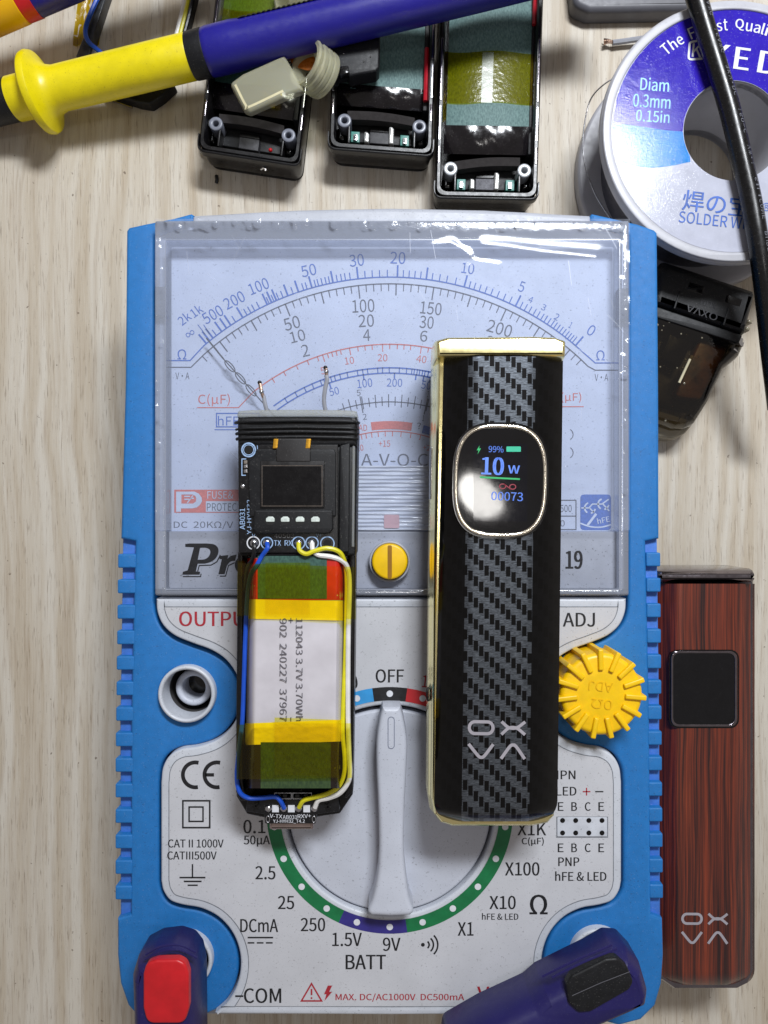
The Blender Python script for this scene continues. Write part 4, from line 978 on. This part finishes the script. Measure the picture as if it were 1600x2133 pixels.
    part("corner_pocket", G().plate(Q(rnd([(wd - 36, 14), (wd - 13, 14), (wd - 13, 44), (wd - 36, 44)], 8, 3)), .3, zt - .45, .12, 4), BLKG, T)
    # end pocket: port housing, pins, light chips
    part("pocket_floor", G().plate(Q(rect(42, 14, wd - 40, 62)), .3, zt - .5, .02), BLKM, T)
    part("port_housing", G().plate(Q(rect(wd * .39, 14, wd * .59, 38)), .4, zt - .30, .02), mat("textured_grey", (88, 88, 94), .55, var=.4, vs=50, bump=.6, bs=60, metal=.3) if opts.get('grey') else mat("textured_black", (48, 48, 52), .5, var=.35, vs=50, bump=.6, bs=60), T)
    part("port_step", G().plate(Q(rect(wd * .39, 38, wd * .59, 48)), .4, zt - .42, .02), BLK, T)
    if opts.get('pins'):
        for u, v1 in ((wd * .36, 38), (wd * .60, 52)): part("contact_pin", G().plate(Q(rnd([(u - 5, 16), (u + 5, 16), (u + 5, v1 - 4), (u + 1, v1), (u - 5, v1)], 2, 2)), .5, zt - .22, .04), mat("pin_white_metal", (228, 228, 226), .25, metal=.5), T)
        for u in (wd * .25, wd * .73):
            c_ = part("light_board", G().plate(Q(rect(u - 9, 14, u + 9, 36)), .5, zt - .38, .01), mat("teal_board", (60, 130, 120), .4, var=.2, vs=14), T)
            part("light_chip", G().plate(Q(rect(u - 4, 18, u + 4, 31, 1, 2)), .6, zt - .33, .01), STEEL, c_); part("chip_core", G().flat(Q(rect(u - 2, 21, u + 2, 28)), zt - .325), BLKG, c_)
    return T, L
POSTW = mat("worn_white_post", (186, 190, 194), .3, metal=.2, var=.1); POSTG = mat("worn_grey_post", (120, 124, 136), .32, var=.2)
T3, L3 = half_case("black case half with amber tape across its middle and white screw posts", (907, 408), (1119, 412), (13, -420), 1.05,
                   dict(paper=142, kapton=((196, 302, KAPD),), strip=(196, 302), red=(360, 400, 470), foam=(-3, 8), post=POSTW, pins=True, grey=True))
T2, L2 = half_case("black case half with wide teal paper, partly under the black plastic clip", (686, 306), (900, 322), (12, -420), 1.0,
                   dict(paper=128, kapton=((300, 420, KAPD),), foam=(3, -1), post=POSTG, pins=True, red=(110, 160, 220)))
T1, L1 = half_case("black case half with a silicone plug and dark green paper across its battery", (413, 310), (622, 342), (48, -420), 1.05,
                   dict(paper=138, pm=TEAL2, kapton=((285, 420, KAPT), (230, 300, KAPD)), foam=(4, 0), post=POSTG))
part("loose_flap", G().grid([[W(*L1(120 + 10 * i, 118 + 26 * j - i * 3), 1.04) for i in range(5)] for j in range(3)]), KAPD, T1)
part("red_fleck", G().ball(W(*L1(150, 20), .75), .05, 8, 6), RED, T1)
part("metal_burr", G().tube(cat([W(*L1(135, -22), .55), W(*L1(141, -18), .62), W(*L1(146, -24), .60)], 4), .03, 6), STEEL, T1)
single("black_metal_pin", G().tube(cat([W(451, 366, .08), W(452, 374, .10), W(451, 381, .06)], 3), .045, 8), BLKM, "tiny black pin on the table below the corner of the case with the plug", "pin")

# black plastic clip and the orange ribbon
ck = [(676, 92), (792, 60), (790, 140), (783, 148), (745, 154), (728, 158), (722, 148), (706, 150), (700, 160), (676, 150)]
BC = thing("plastic_clip", "black plastic clip with a notched edge lying on a case under the blue probe barrel", "clip", 740, 110, 1.05)
part("clip_body", G().plate(rnd(ck, [2, 6, 6, 4, 4, 3, 3, 3, 4, 4], 3), 1.02, 1.45, .05), BLKM, BC)
part("clip_notch", G().plate(rnd([(704, 138), (726, 136), (727, 152), (706, 156)], 3, 2), 1.3, 1.48, .02), BLKG, BC)
for x, y in ((716, 112), (758, 128), (772, 118)): part("clip_fleck", G().ball(W(x, y, 1.46), .018, 6, 5), STEEL, BC)
FR = thing("flex_ribbon", "orange flexible ribbon end with five tinned contacts inside the silicone ring", "ribbon", 630, 130, 1.2)
part("ribbon", G().plate([(598, 112), (650, 100), (662, 142), (640, 146), (612, 138)], 1.22, 1.25, .005), mat("orange_polyimide", (168, 92, 14), .25, var=.2, vs=8), FR)
for i in range(5): part("contact", G().plate([(590, 112 + 6 * i), (606, 113 + 6 * i), (606, 116 + 6 * i), (590, 115 + 6 * i)], 1.24, 1.265, .004), COPPER, FR)

# ------------------------------------------------------------------ silicone plugs
def plug(label, strap, ringc, axis, r, zc, name="silicone_plug"):
    T = thing(name, label, "silicone plug", *ringc, 1.1, "translucent silicone plugs by the blue probe")
    ax = Vector(axis).normalized(); c = W(*ringc, zc)
    h = .30; w_ = .10
    prof = [(-h, r - w_), (-h, r - .01), (-h + .05, r), (-h + .12, r), (-h + .15, r - .03), (-h + .18, r), (-h + .27, r), (-h + .30, r - .03), (-h + .33, r), (-h + .42, r), (-h + .45, r - .03), (h - .05, r), (h, r - .02), (h, r - w_), (-h, r - w_)]
    part("plug_ring", G().lathe(c, ax, prof, 48, shell=True), SIL, T)
    if strap:
        part("plug_strap", G().plate(strap, zc + .0, zc + .20, .085, 5), SIL, T)
    return T
st = rnd([(478, 172), (505, 152), (592, 113), (612, 146), (634, 186), (604, 196), (520, 233), (508, 228)], [9, 4, 6, 6, 8, 14, 8, 12], 4)
PLG = plug("translucent silicone plug with a flat tab and ribbed ring on the open case", st, (656, 144), (-.70, .14, .70), .53, 1.42)
part("strap_lip", G().stroke(catp([(490, 176), (512, 219), (520, 222), (590, 189)], 5), 5, 1.625), mat("silicone_lip", (196, 188, 150), .4), PLG)
plug("second ribbed silicone ring half hidden behind the blue probe barrel", None, (612, -12), (-.86, -.2, .4), .52, 1.40)

# ------------------------------------------------------------------ test probes
def probe(label, p0, p1, prof_tip, segs, grip=None):
    T = thing("test_probe", label, "test probe", (p0[0] + p1[0]) / 2, (p0[1] + p1[1]) / 2, .5, "multimeter test probes")
    a, b = W(*p0), W(*p1); ax = (b - a).normalized()
    for name, prof, m in segs: part(name, G().lathe(a, ax, prof, 48), m, T)
    return T, a, ax
def px2t(a, ax, x, y):                                           # distance along the probe axis of a photo point
    t = 0
    for _ in range(6):
        z = (a + ax * t).z; t = (W(x, y, z) - a).dot(ax) / ax.dot(ax)
    return t
a0, b0 = (88, 192.5, 1.0), (1000, -27, 2.05)
A = W(*a0); B = W(*b0); AX = (B - A).normalized(); tt = lambda x, y: px2t(A, AX, x, y)
t_y0, t_g0, t_g1, t_y1, t_r1 = tt(30, 207), tt(72, 197), tt(112, 188), tt(399, 119), tt(432, 111)
R0 = .40
def rr(px, x, y):                                                # px radius -> cm at that place on the axis
    t = tt(x, y); return px * K((A + AX * t).z)
ra, rb, rc = rr(43, 45, 203), rr(44, 200, 165), rr(45, 390, 122)
segs = [("probe_tip_sleeve", [(-2.2, ra * .99), (t_y0, ra * .99), (t_y0 + .02, ra * .90)], BLKM),
        ("yellow_sleeve", [(t_y0 - .01, ra * .90), (t_y0, ra * 1.0), (t_g0 - .02, ra * 1.02), (t_g0, ra * 1.30), (t_g0 + .02, ra * 1.62), (t_g0 + .08, ra * 1.80), (t_g0 + .16, ra * 1.84), (t_g0 + .24, ra * 1.78), (t_g0 + .30, ra * 1.55), (t_g0 + .36, ra * 1.28), (t_g0 + .46, ra * 1.10), (t_g0 + .62, rb * .99), (t_y1 * .6, rb), (t_y1 - .04, rc * .99), (t_y1, rc * .96), (t_y1 + .01, rc * .8)], PYEL),
        ("black_collar", [(t_y1 - .02, rc * .8), (t_y1 - .01, rc * .99), (t_y1 + .02, rc * 1.01), (t_r1 - .02, rc * 1.03), (t_r1, rc * 1.0), (t_r1, rc * .9)], BLKM),
        ("blue_barrel", [(t_r1 - .02, rc * .96), (t_r1, rc * 1.0), (t_r1 + .1, rc * 1.04), (tt(490, 97), rc * 1.05), (tt(515, 91), rc * 1.0), (tt(700, 46), rc * .98), (tt(1000, -27), rc * .96), (tt(1300, -100), rc * .9)], BARREL)]
PR, _, _ = probe("yellow and blue test probe with black collar lying across the vape cases", a0, b0, None, segs)
gp = [(tt(508, 93), rc * .99), (tt(512, 92), rc * 1.045), (tt(520, 90), rc * 1.05)]
t0, t1 = tt(520, 90), tt(930, -10)
i = 0
while t0 < t1: gp += [(t0, rc * 1.05), (t0 + .05, rc * 1.05), (t0 + .06, rc * 1.02), (t0 + .10, rc * 1.02)]; t0 += .115
gp += [(t0, rc * 1.05), (t0 + .1, rc * .98)]
part("grip_insert", G().lathe(A, AX, gp, 20, -100, -40, shell=True), BLKM, PR)
# second probe in the corner
a1, b1 = (-60, 40, 1.6), (240, -90, 1.9)
A2 = W(*a1); B2 = W(*b1); X2 = (B2 - A2).normalized(); q2 = lambda x, y: px2t(A2, X2, x, y)
r2 = 46 * K(1.7); ta, tb_ = q2(44, 10), q2(70, -2)
segs = [("yellow_sleeve", [(-3, r2 * 1.02), (ta - .02, r2 * 1.02), (ta, r2 * .97)], mat("amber_yellow_probe_plastic", (232, 176, 10), .36, var=.05)), ("red_collar", [(ta - .01, r2 * .9), (ta, r2 * 1.0), (tb_, r2 * 1.02), (tb_ + .01, r2 * .9)], RED),
        ("blue_barrel", [(tb_ - .01, r2 * .9), (tb_, r2 * .99), (tb_ + 1, r2 * 1.0), (tb_ + 5, r2 * .9)], BARREL)]
T = thing("test_probe", "second test probe with a red collar between amber yellow sleeve and blue barrel", "test probe", 60, 0, .9, "multimeter test probes")
for name, prof, m in segs: part(name, G().lathe(A2, X2, prof, 40), m, T)

# ------------------------------------------------------------------ stripped frame with wires under the yellow probe
SF_ = thing("stripped_vape_frame", "narrow black vape frame with blue, white and yellow wires under the yellow probe", "vape frame", 280, 100, 0)
part("frame_rail", G().plate([(206, -40), (232, -40), (196, 70), (184, 122), (160, 122), (158, 116), (196, 20)], .02, .30, .03), mat("greasy_black", (52, 54, 58), .35, var=.4, vs=6, bump=.2), SF_)
part("frame_rail", G().plate([(402, -40), (412, -40), (384, 80), (374, 110), (366, 110), (380, 60)], .02, .34, .03), BLKM, SF_)
part("frame_end", G().plate(rnd([(222, 196), (268, 206), (285, 212), (312, 216), (336, 200), (366, 172), (300, 160), (190, 116), (180, 122)], 5, 3), .02, .36, .04), BLKM, SF_)
part("frame_pin", G().tube([W(226, 206, .2), W(276, 224, .14)], .03, 8), GUN, SF_); part("frame_pin", G().tube([W(240, 200, .38), W(322, 178, .38)], .025, 8), GUN, SF_)
wire("blue_wire", [(216, -30, .42), (198, 8, .42), (182, 45, .40), (178, 68, .40), (184, 86, .40), (200, 101, .40), (216, 114, .38), (240, 130, .36)], .055, WB, SF_)
wire("white_wire", [(392, -30, .30), (384, 10, .30), (374, 50, .30), (364, 90, .28)], .06, WW, SF_)
wire("yellow_wire", [(398, -30, .34), (391, 10, .34), (381, 50, .34), (370, 92, .30)], .055, WY, SF_)
wire("black_wire", [(406, -30, .42), (399, 10, .42), (388, 55, .40), (376, 96, .36)], .05, WK, SF_)
part("white_foil_corner", G().plate([(180, 88), (184, 88), (220, 122), (182, 118)], .05, .2, .01), FOIL, SF_)
AM = single("amber_tape_scrap", G().grid([[W(150 + 56 * i / 6 + 14 * (1 - j / 5) , -10 + 104 * j / 5 + 3 * math.sin(i * 2.1), .03 + .04 * math.sin(i * 1.3 + j)) for i in range(7)] for j in range(6)]), KAPD, "crumpled amber tape scrap on the table by the blue wire", "tape")

# ------------------------------------------------------------------ solder spool
SX, SY, ZS = 1528, 272, 2.30
SP = thing("solder_spool", "white solder wire spool with violet and blue label under the black cable", "spool", SX, SY, 0)
ci = lambda r, n=96: circle(SX, SY, r, n)
def zc2(r, z): return r * K(ZS) / K(z)
part("upper_flange", G().plate([ci(275), ci(103)], 2.02, ZS, prof=[(.05, 2.02), (0, 2.08), (0, ZS - .07), (.03, ZS - .02), (.08, ZS)]), SPOOLW, SP)
rim_ = part("raised_rim", G().plate([ci(272), ci(254)], ZS - .02, ZS + .05, .03, 3), SPOOLW, SP)
def at(z, r, n=96): # circle concentric in the world with the spool axis
    c = W(SX, SY, ZS); return [(CX + (c.x + r * math.cos(2 * math.pi * i / n)) / K(z), CY - (c.y + r * math.sin(2 * math.pi * i / n)) / K(z)) for i in range(n)]
RW = 275 * K(ZS); RH = 103 * K(ZS)
part("lower_flange", G().plate([at(.36, RW), at(.36, RH)], .02, .36, .08, 4), SPOOLG, SP)
part("core_tube", G().plate([at(2.28, RH + .12), at(2.28, RH)], .05, 2.28, .01), SPOOLW, SP)
part("solder_coil", G().plate([at(1.95, RW * .80), at(1.95, RH + .1)], .3, 2.0, .05), SOLDER, SP)
zl_ = ZS + .006
LB_ = part("label", G().flat([ci(253), ci(104)], zl_), LABW, SP)
def inring(x, y): d = math.hypot(x - SX, y - SY); return d
up_ = [(SX + 252 * math.sin(R(d)), SY - 252 * math.cos(R(d))) for d in range(-87, 96, 3)]
lowr = catp([(1778, 296), (1700, 292), (1632, 285)], 4)
hl_ = [(SX + 105 * math.sin(R(d)), SY - 105 * math.cos(R(d))) for d in range(96, -92, -4)]
lowl = catp([(1422, 274), (1385, 271), (1340, 264), (1300, 259), (1277, 256)], 4)
part("violet_field", G().flat(up_ + lowr + hl_ + lowl, zl_ + .004), LABP, LB_)
lo2 = [(SX + 252 * math.sin(R(d)), SY - 252 * math.cos(R(d))) for d in range(-103, -86, 2)]
part("azure_field", G().flat(catp([(1438, 337), (1395, 346), (1350, 349), (1310, 342), (1284, 331)], 4) + lo2 + [(1300, 259), (1340, 264), (1385, 271), (1422, 274)] + [(SX + 105 * math.sin(R(d)), SY - 105 * math.cos(R(d))) for d in (-93, -98, -104, -110, -116, -120)], zl_ + .003), LABC, LB_)
zt_ = zl_ + .009
g = G()
def arctext(g, s, r, d0, h, z, wch=None, bold=0.0, widths=None):
    d = d0
    for ch in s:
        wd = {'i': .30, 'l': .28, 't': .42, 'T': .72, 'F': .62, 'Q': .9, 'm': 1.0, ' ': .45, 'r': .46, 's': .58}.get(ch, .66) * h
        a = d + math.degrees(wd / 2 / r)
        if ch != ' ':
            hh = h * (1.0 if (ch.isupper() or ch in 'hliftdb') else (.95 if ch in 'yQ' else .74)); off = 0 if ch not in 'y' else -h * .2
            rr_ = r + (hh - h) / 2 + off
            g.text(ch, SX + rr_ * math.sin(R(a)), SY - rr_ * math.cos(R(a)), wd * .84, hh, z, a, bold=bold)
        d += math.degrees((wd + h * .06) / r)
arctext(g, "The Finest Quality", 221, -42, 24, zt_, bold=.025)
g.text("KE DE", 1574, 122, 186, 44, zt_, 8, bold=.05) if False else None
g.text("E", 1546, 122, 32, 46, zt_, 8, bold=.05); g.text("D", 1602, 131, 44, 46, zt_, 10, bold=.05); g.text("K", 1502, 115, 40, 46, zt_, 7, bold=.05)
g.stroke(rnd([(1437, 88), (1458, 84), (1470, 100), (1466, 122), (1434, 124)], 6, 3), 4.5, zt_, True); g.text("K", 1452, 105, 20, 28, zt_, 5, bold=.02)
part("white_label_print", g, PWHT, LB_)
g = G(); g.text("Diam", 1364, 176, 60, 27, zt_, 4, bold=.015); g.text("0.3mm", 1358, 211, 78, 27, zt_, 4, bold=.015); g.text("0.15in", 1360, 242, 70, 25, zt_, 4, bold=.015)
part("pale_label_print", g, SPRC, LB_)
g = G(); g.text("焊の宝", 1492, 424, 140, 44, zt_, 7, bold=.012); g.text("SOLDER WIRE", 1500, 460, 172, 24, zt_, 6, bold=.006)
g.text("R", 1597, 431, 7, 9, zt_); g.stroke(circle(1597, 431, 8, 16), 1.4, zt_, True)
part_each("blue_label_print", g, SPRB, LB_)
part("loose_strand", G().tube(cat([W(1300, 150, 1.9), W(1258, 176, 1.75), W(1231, 206, 1.5), W(1219, 250, 1.35), W(1214, 300, 1.25), W(1220, 350, 1.2), W(1238, 400, 1.15), W(1256, 432, 1.1), W(1282, 470, 1.0)], 6), .016, 6), STEEL, SP)
# stripped wire end peeping out from behind the spool
SW = thing("stripped_wire", "short grey wire with a frayed bare end poking out beside the solder spool", "wire", 1290, 86, 0)
wire("insulation", [(1276, 89, .16), (1300, 86, .16), (1340, 80, .2)], .065, WG, SW)
for i in range(5): wire("bare_strand", [(1280, 88 + i * .6, .15), (1268, 86 + (i - 2) * 1.6, .16), (1258, 87 + (i - 2) * 2.8, .12 + .03 * (i % 3))], .018, COPPER, SW, 4)

# ------------------------------------------------------------------ black cable over the spool
cp_ = [(1440, -40, 2.62), (1452, 0, 2.62), (1470, 62, 2.60), (1497, 150, 2.58), (1522, 235, 2.57), (1546, 335, 2.57), (1564, 415, 2.57), (1577, 490, 2.57), (1588, 562, 2.50), (1597, 640, 2.3), (1606, 730, 2.0), (1620, 850, 1.6)]
CBL = thing("silicone_cable", "thick black silicone cable with small grey print crossing the spool", "cable", 1540, 300, 2.3)
path = cat([W(*p) for p in cp_], 8)
RC = .212
part("cable_jacket", G().tube(path, RC, 20), CABLE, CBL)
g = G()
seg_l = [0]
for a_, b_ in zip(path[:-1], path[1:]): seg_l.append(seg_l[-1] + (b_ - a_).length)
def at_len(l):
    for i in range(len(path) - 1):
        if seg_l[i + 1] >= l:
            t = (l - seg_l[i]) / (seg_l[i + 1] - seg_l[i]); return path[i].lerp(path[i + 1], t), (path[i + 1] - path[i]).normalized()
    return path[-1], (path[-1] - path[-2]).normalized()
l = .35
for ch in "15AWG  15AWG  3KV-DC  150°C  VW-1  SILICONE  RUBBER  15AWG":
    w_ = .115
    if ch != ' ':
        v, f = glyphs(ch, 0, 0); p, t = at_len(l + w_ / 2); sd = t.cross(Vector((0, 0, 1))).normalized(); b = len(g.v)
        wf_, hf_ = (.03 if ch in "1I-" else .085), (.10 if ch not in "-°" else .03)
        sgn = Vector((-sd.x, -sd.y, 0))
        for x, y in v:
            off = y * hf_; ang_ = R(28) - off / RC                # around the jacket from its crown towards the outer side
            q = p + t * (x * wf_) + sd * (-1) * 0
            side = Vector((sd.x, sd.y, 0)) * (1 if sd.x > 0 else -1)
            g.v.append(q + side * math.sin(ang_) * (RC + .004) + Vector((0, 0, 1)) * math.cos(ang_) * (RC + .004))
        g.f += [tuple(i + b for i in q_) for q_ in f]
    l += w_
part("cable_lettering", g, CPRN, CBL)

# ------------------------------------------------------------------ smoked pod cartridge
PD = thing("pod_cartridge", "smoked translucent pod cartridge with raised lettering wedged beside the multimeter", "cartridge", 1470, 720, 0)
c18, s18 = math.cos(R(18.5)), math.sin(R(18.5))
def pq(pts, o=(1382, 542)): return [(o[0] + x * c18 - y * s18, o[1] + x * s18 + y * c18) for x, y in pts]
# local frame: x along the top edge, y down the cartridge
upper = pq(rnd([(10, 0), (206, 0), (214, 8), (214, 96), (4, 120), (0, 12)], 6, 3))
part("cartridge_collar", G().plate(pq(rnd([(4, -6), (204, -6), (211, 4), (216, 86), (208, 93), (2, 93), (-4, 14)], 6, 3)), .06, 1.25, prof=[(.05, .06), (0, .3), (0, .95), (.05, 1.12), (.14, 1.22), (.22, 1.25)]), BLKM, PD)
for x in (66, 148): part("latch_window", G().plate(pq(rect(x, 25, x + 34, 42, 2)), 1.1, 1.254, .01), BLKG, PD)
part("side_tab", G().plate(pq(rect(208, 60, 217, 66)), .5, 1.0, .02), SMOKEC, PD); part("side_tab", G().plate(pq(rect(208, 76, 217, 82)), .5, 1.0, .02), SMOKEC, PD)
for x in (52, 160): part("collar_rib", G().plate(pq(rect(x, 50, x + 4, 88)), 1.1, 1.28, .012), BLKM, PD)
x0, y0 = pq([(110, 76)])[0]
gl = mat("raised_black_letter", (34, 34, 40), .35)
oxl = G().text("OXVA", x0 + 0, y0 + 2, 68, 15, 1.262, 198.5, bold=.01); x1, y1 = pq([(118, 56)])[0]; oxl.text("XLIM", x1, y1, 32, 11, 1.262, 198.5)
part("raised_lettering", oxl, gl, PD)
body = pq(rnd([(0, 93), (216, 93), (226, 97), (222, 135), (200, 171), (191, 245), (178, 299), (163, 314), (140, 322), (90, 322), (30, 300), (-14, 250), (-10, 130)], [3, 3, 6, 10, 14, 20, 12, 10, 12, 20, 20, 20, 8], 4))
part("cartridge_shell", G().plate(body, .05, 1.12, prof=[(.08, .05), (0, .3), (0, .7), (.06, .95), (.16, 1.08), (.28, 1.12)]), SMOKE, PD)
tipb = pq(rnd([(50, 300), (172, 296), (160, 326), (143, 346), (110, 353), (60, 346)], [10, 8, 14, 16, 18, 10], 4))
part("clear_tip", G().plate(tipb, .05, .60, .12, 4), SMOKEC, PD)
part("inner_chamber", G().plate(pq(rnd([(30, 105), (196, 105), (160, 280), (60, 290)], 14, 4)), .2, .55, .08), mat("amber_dark_core", (34, 26, 14), .3, var=.4, vs=5, bump=.3, bs=8), PD)
part("ridge_band", G().plate(pq(rnd([(2, 96), (206, 96), (204, 114), (0, 118)], 3, 2)), .9, 1.16, .02), BLKM, PD)
part("filler_mesh", G().plate(pq(rnd([(126, 130), (186, 130), (166, 250), (112, 262)], 10, 3)), .4, .86, .05), mat("amber_wick", (120, 74, 24), .3, var=.5, vs=3, bump=.4, bs=6), PD)
part("painted_shell_glint", G().tube([W(*pq([(118, 178)])[0], 1.12), W(*pq([(112, 232)])[0], 1.12)], .03, 8), mat("pale_shell_glint", (200, 190, 160), .1), PD)  # pale rod standing in for a highlight streak on the shell
part("air_tube", G().tube([W(*pq([(120, 170)])[0], 1.05), W(*pq([(114, 222)])[0], 1.02)], .045, 10), mat("clear_glint_tube", (176, 160, 120), .2), PD)
part("coil_housing", G().plate(pq(rnd([(62, 140), (112, 140), (104, 200), (58, 190)], 4, 3)), .5, .98, .03), BLKG, PD)
random.seed(3)
for i in range(16): part("droplet", G().ball(W(*pq([(random.uniform(10, 150), random.uniform(118, 140) if i < 9 else random.uniform(150, 330))])[0], 1.10), random.uniform(.018, .035), 8, 6), SMOKEC, PD)

# ------------------------------------------------------------------ dark grey housing at the top edge
GH = thing("grey_plastic_housing", "rounded dark grey plastic housing reaching in behind the spool", "housing", 1320, -40, 0)
part("housing_shell", G().plate(rnd([(1180, -160), (1480, -160), (1480, 17), (1228, 22), (1196, 8)], [8, 8, 10, 18, 22], 6), .03, .50, .14, 5), GREYB, GH)

# ------------------------------------------------------------------ test lead plugs
def lead_plug(label, body, zt, inlay, im, ic, ridges, stem):
    T = thing("lead_plug", label, "plug", *ic, 3.5, "test lead plugs pushed into the meter")
    part("plug_body", G().plate(body, 3.62, zt, prof=[(.10, 3.62), (0, 3.75), (0, zt - .45), (.03, zt - .28), (.08, zt - .15), (.14, zt - .06), (.22, zt)], zpx=4.05), PLUG, T)
    part("plug_pin", G().plate(circle(*stem, 34, 32), 2.6, 3.70, .02), BLKM, T)
    part("plug_inlay", G().plate(inlay, zt - .10, zt + .07, .045, 4), im, T)
    for r in ridges: part("plug_ridge", G().tube(cat([W(*p) for p in r], 4), .022, 6), PLUG, T)
    return T
b1_ = rnd([(290, 2000), (300, 1968), (332, 1951), (372, 1946), (400, 1955), (416, 1976), (423, 2010), (425, 2200), (296, 2200)], [10, 14, 20, 20, 20, 16, 16, 4, 4], 5)
in1 = rnd([(298, 2030), (304, 2008), (325, 2001), (370, 2000), (386, 2008), (393, 2030), (393, 2100), (385, 2133), (306, 2133), (298, 2100)], [16, 22, 18, 18, 22, 16, 26, 26, 26, 26], 6)
lead_plug("violet lead plug with a red inlay in the lower socket below the earth sign", b1_, 4.75, in1, RED, (345, 2050), [[(304, 1988, 4.70), (335, 1972, 4.74), (375, 1969, 4.74), (408, 1984, 4.70)], [(302, 1998, 4.72), (335, 1982, 4.76), (375, 1979, 4.76), (410, 1995, 4.72)]], (372, 2003))
b2_ = rnd([(915, 2200), (925, 2133), (1000, 2090), (1095, 2046), (1120, 2024), (1225, 1972), (1262, 1950), (1292, 1952), (1320, 1982), (1334, 2030), (1330, 2056), (1300, 2072), (1235, 2100), (1130, 2150), (1100, 2200)], [4, 20, 30, 12, 12, 14, 14, 16, 18, 16, 12, 14, 16, 20, 4], 5)
in2 = rnd([(1180, 2052), (1190, 2034), (1262, 1998), (1286, 1996), (1308, 2016), (1320, 2046), (1312, 2062), (1232, 2108), (1206, 2110), (1184, 2090)], [10, 14, 10, 12, 14, 14, 14, 14, 16, 16], 5)
T = lead_plug("violet lead plug with a black inlay angled across the corner of the multimeter", b2_, 4.75, in2, BLKM, (1240, 2050), [[(1130, 2034, 4.70), (1200, 2000, 4.74), (1275, 1968, 4.72)], [(1150, 2036, 4.74), (1215, 2004, 4.77), (1285, 1976, 4.74)]], (1252, 1996))
part("inlay_crease", G().stroke([(1192, 2074), (1250, 2048), (1312, 2024)], 1.6, 4.826), GREYB, T)
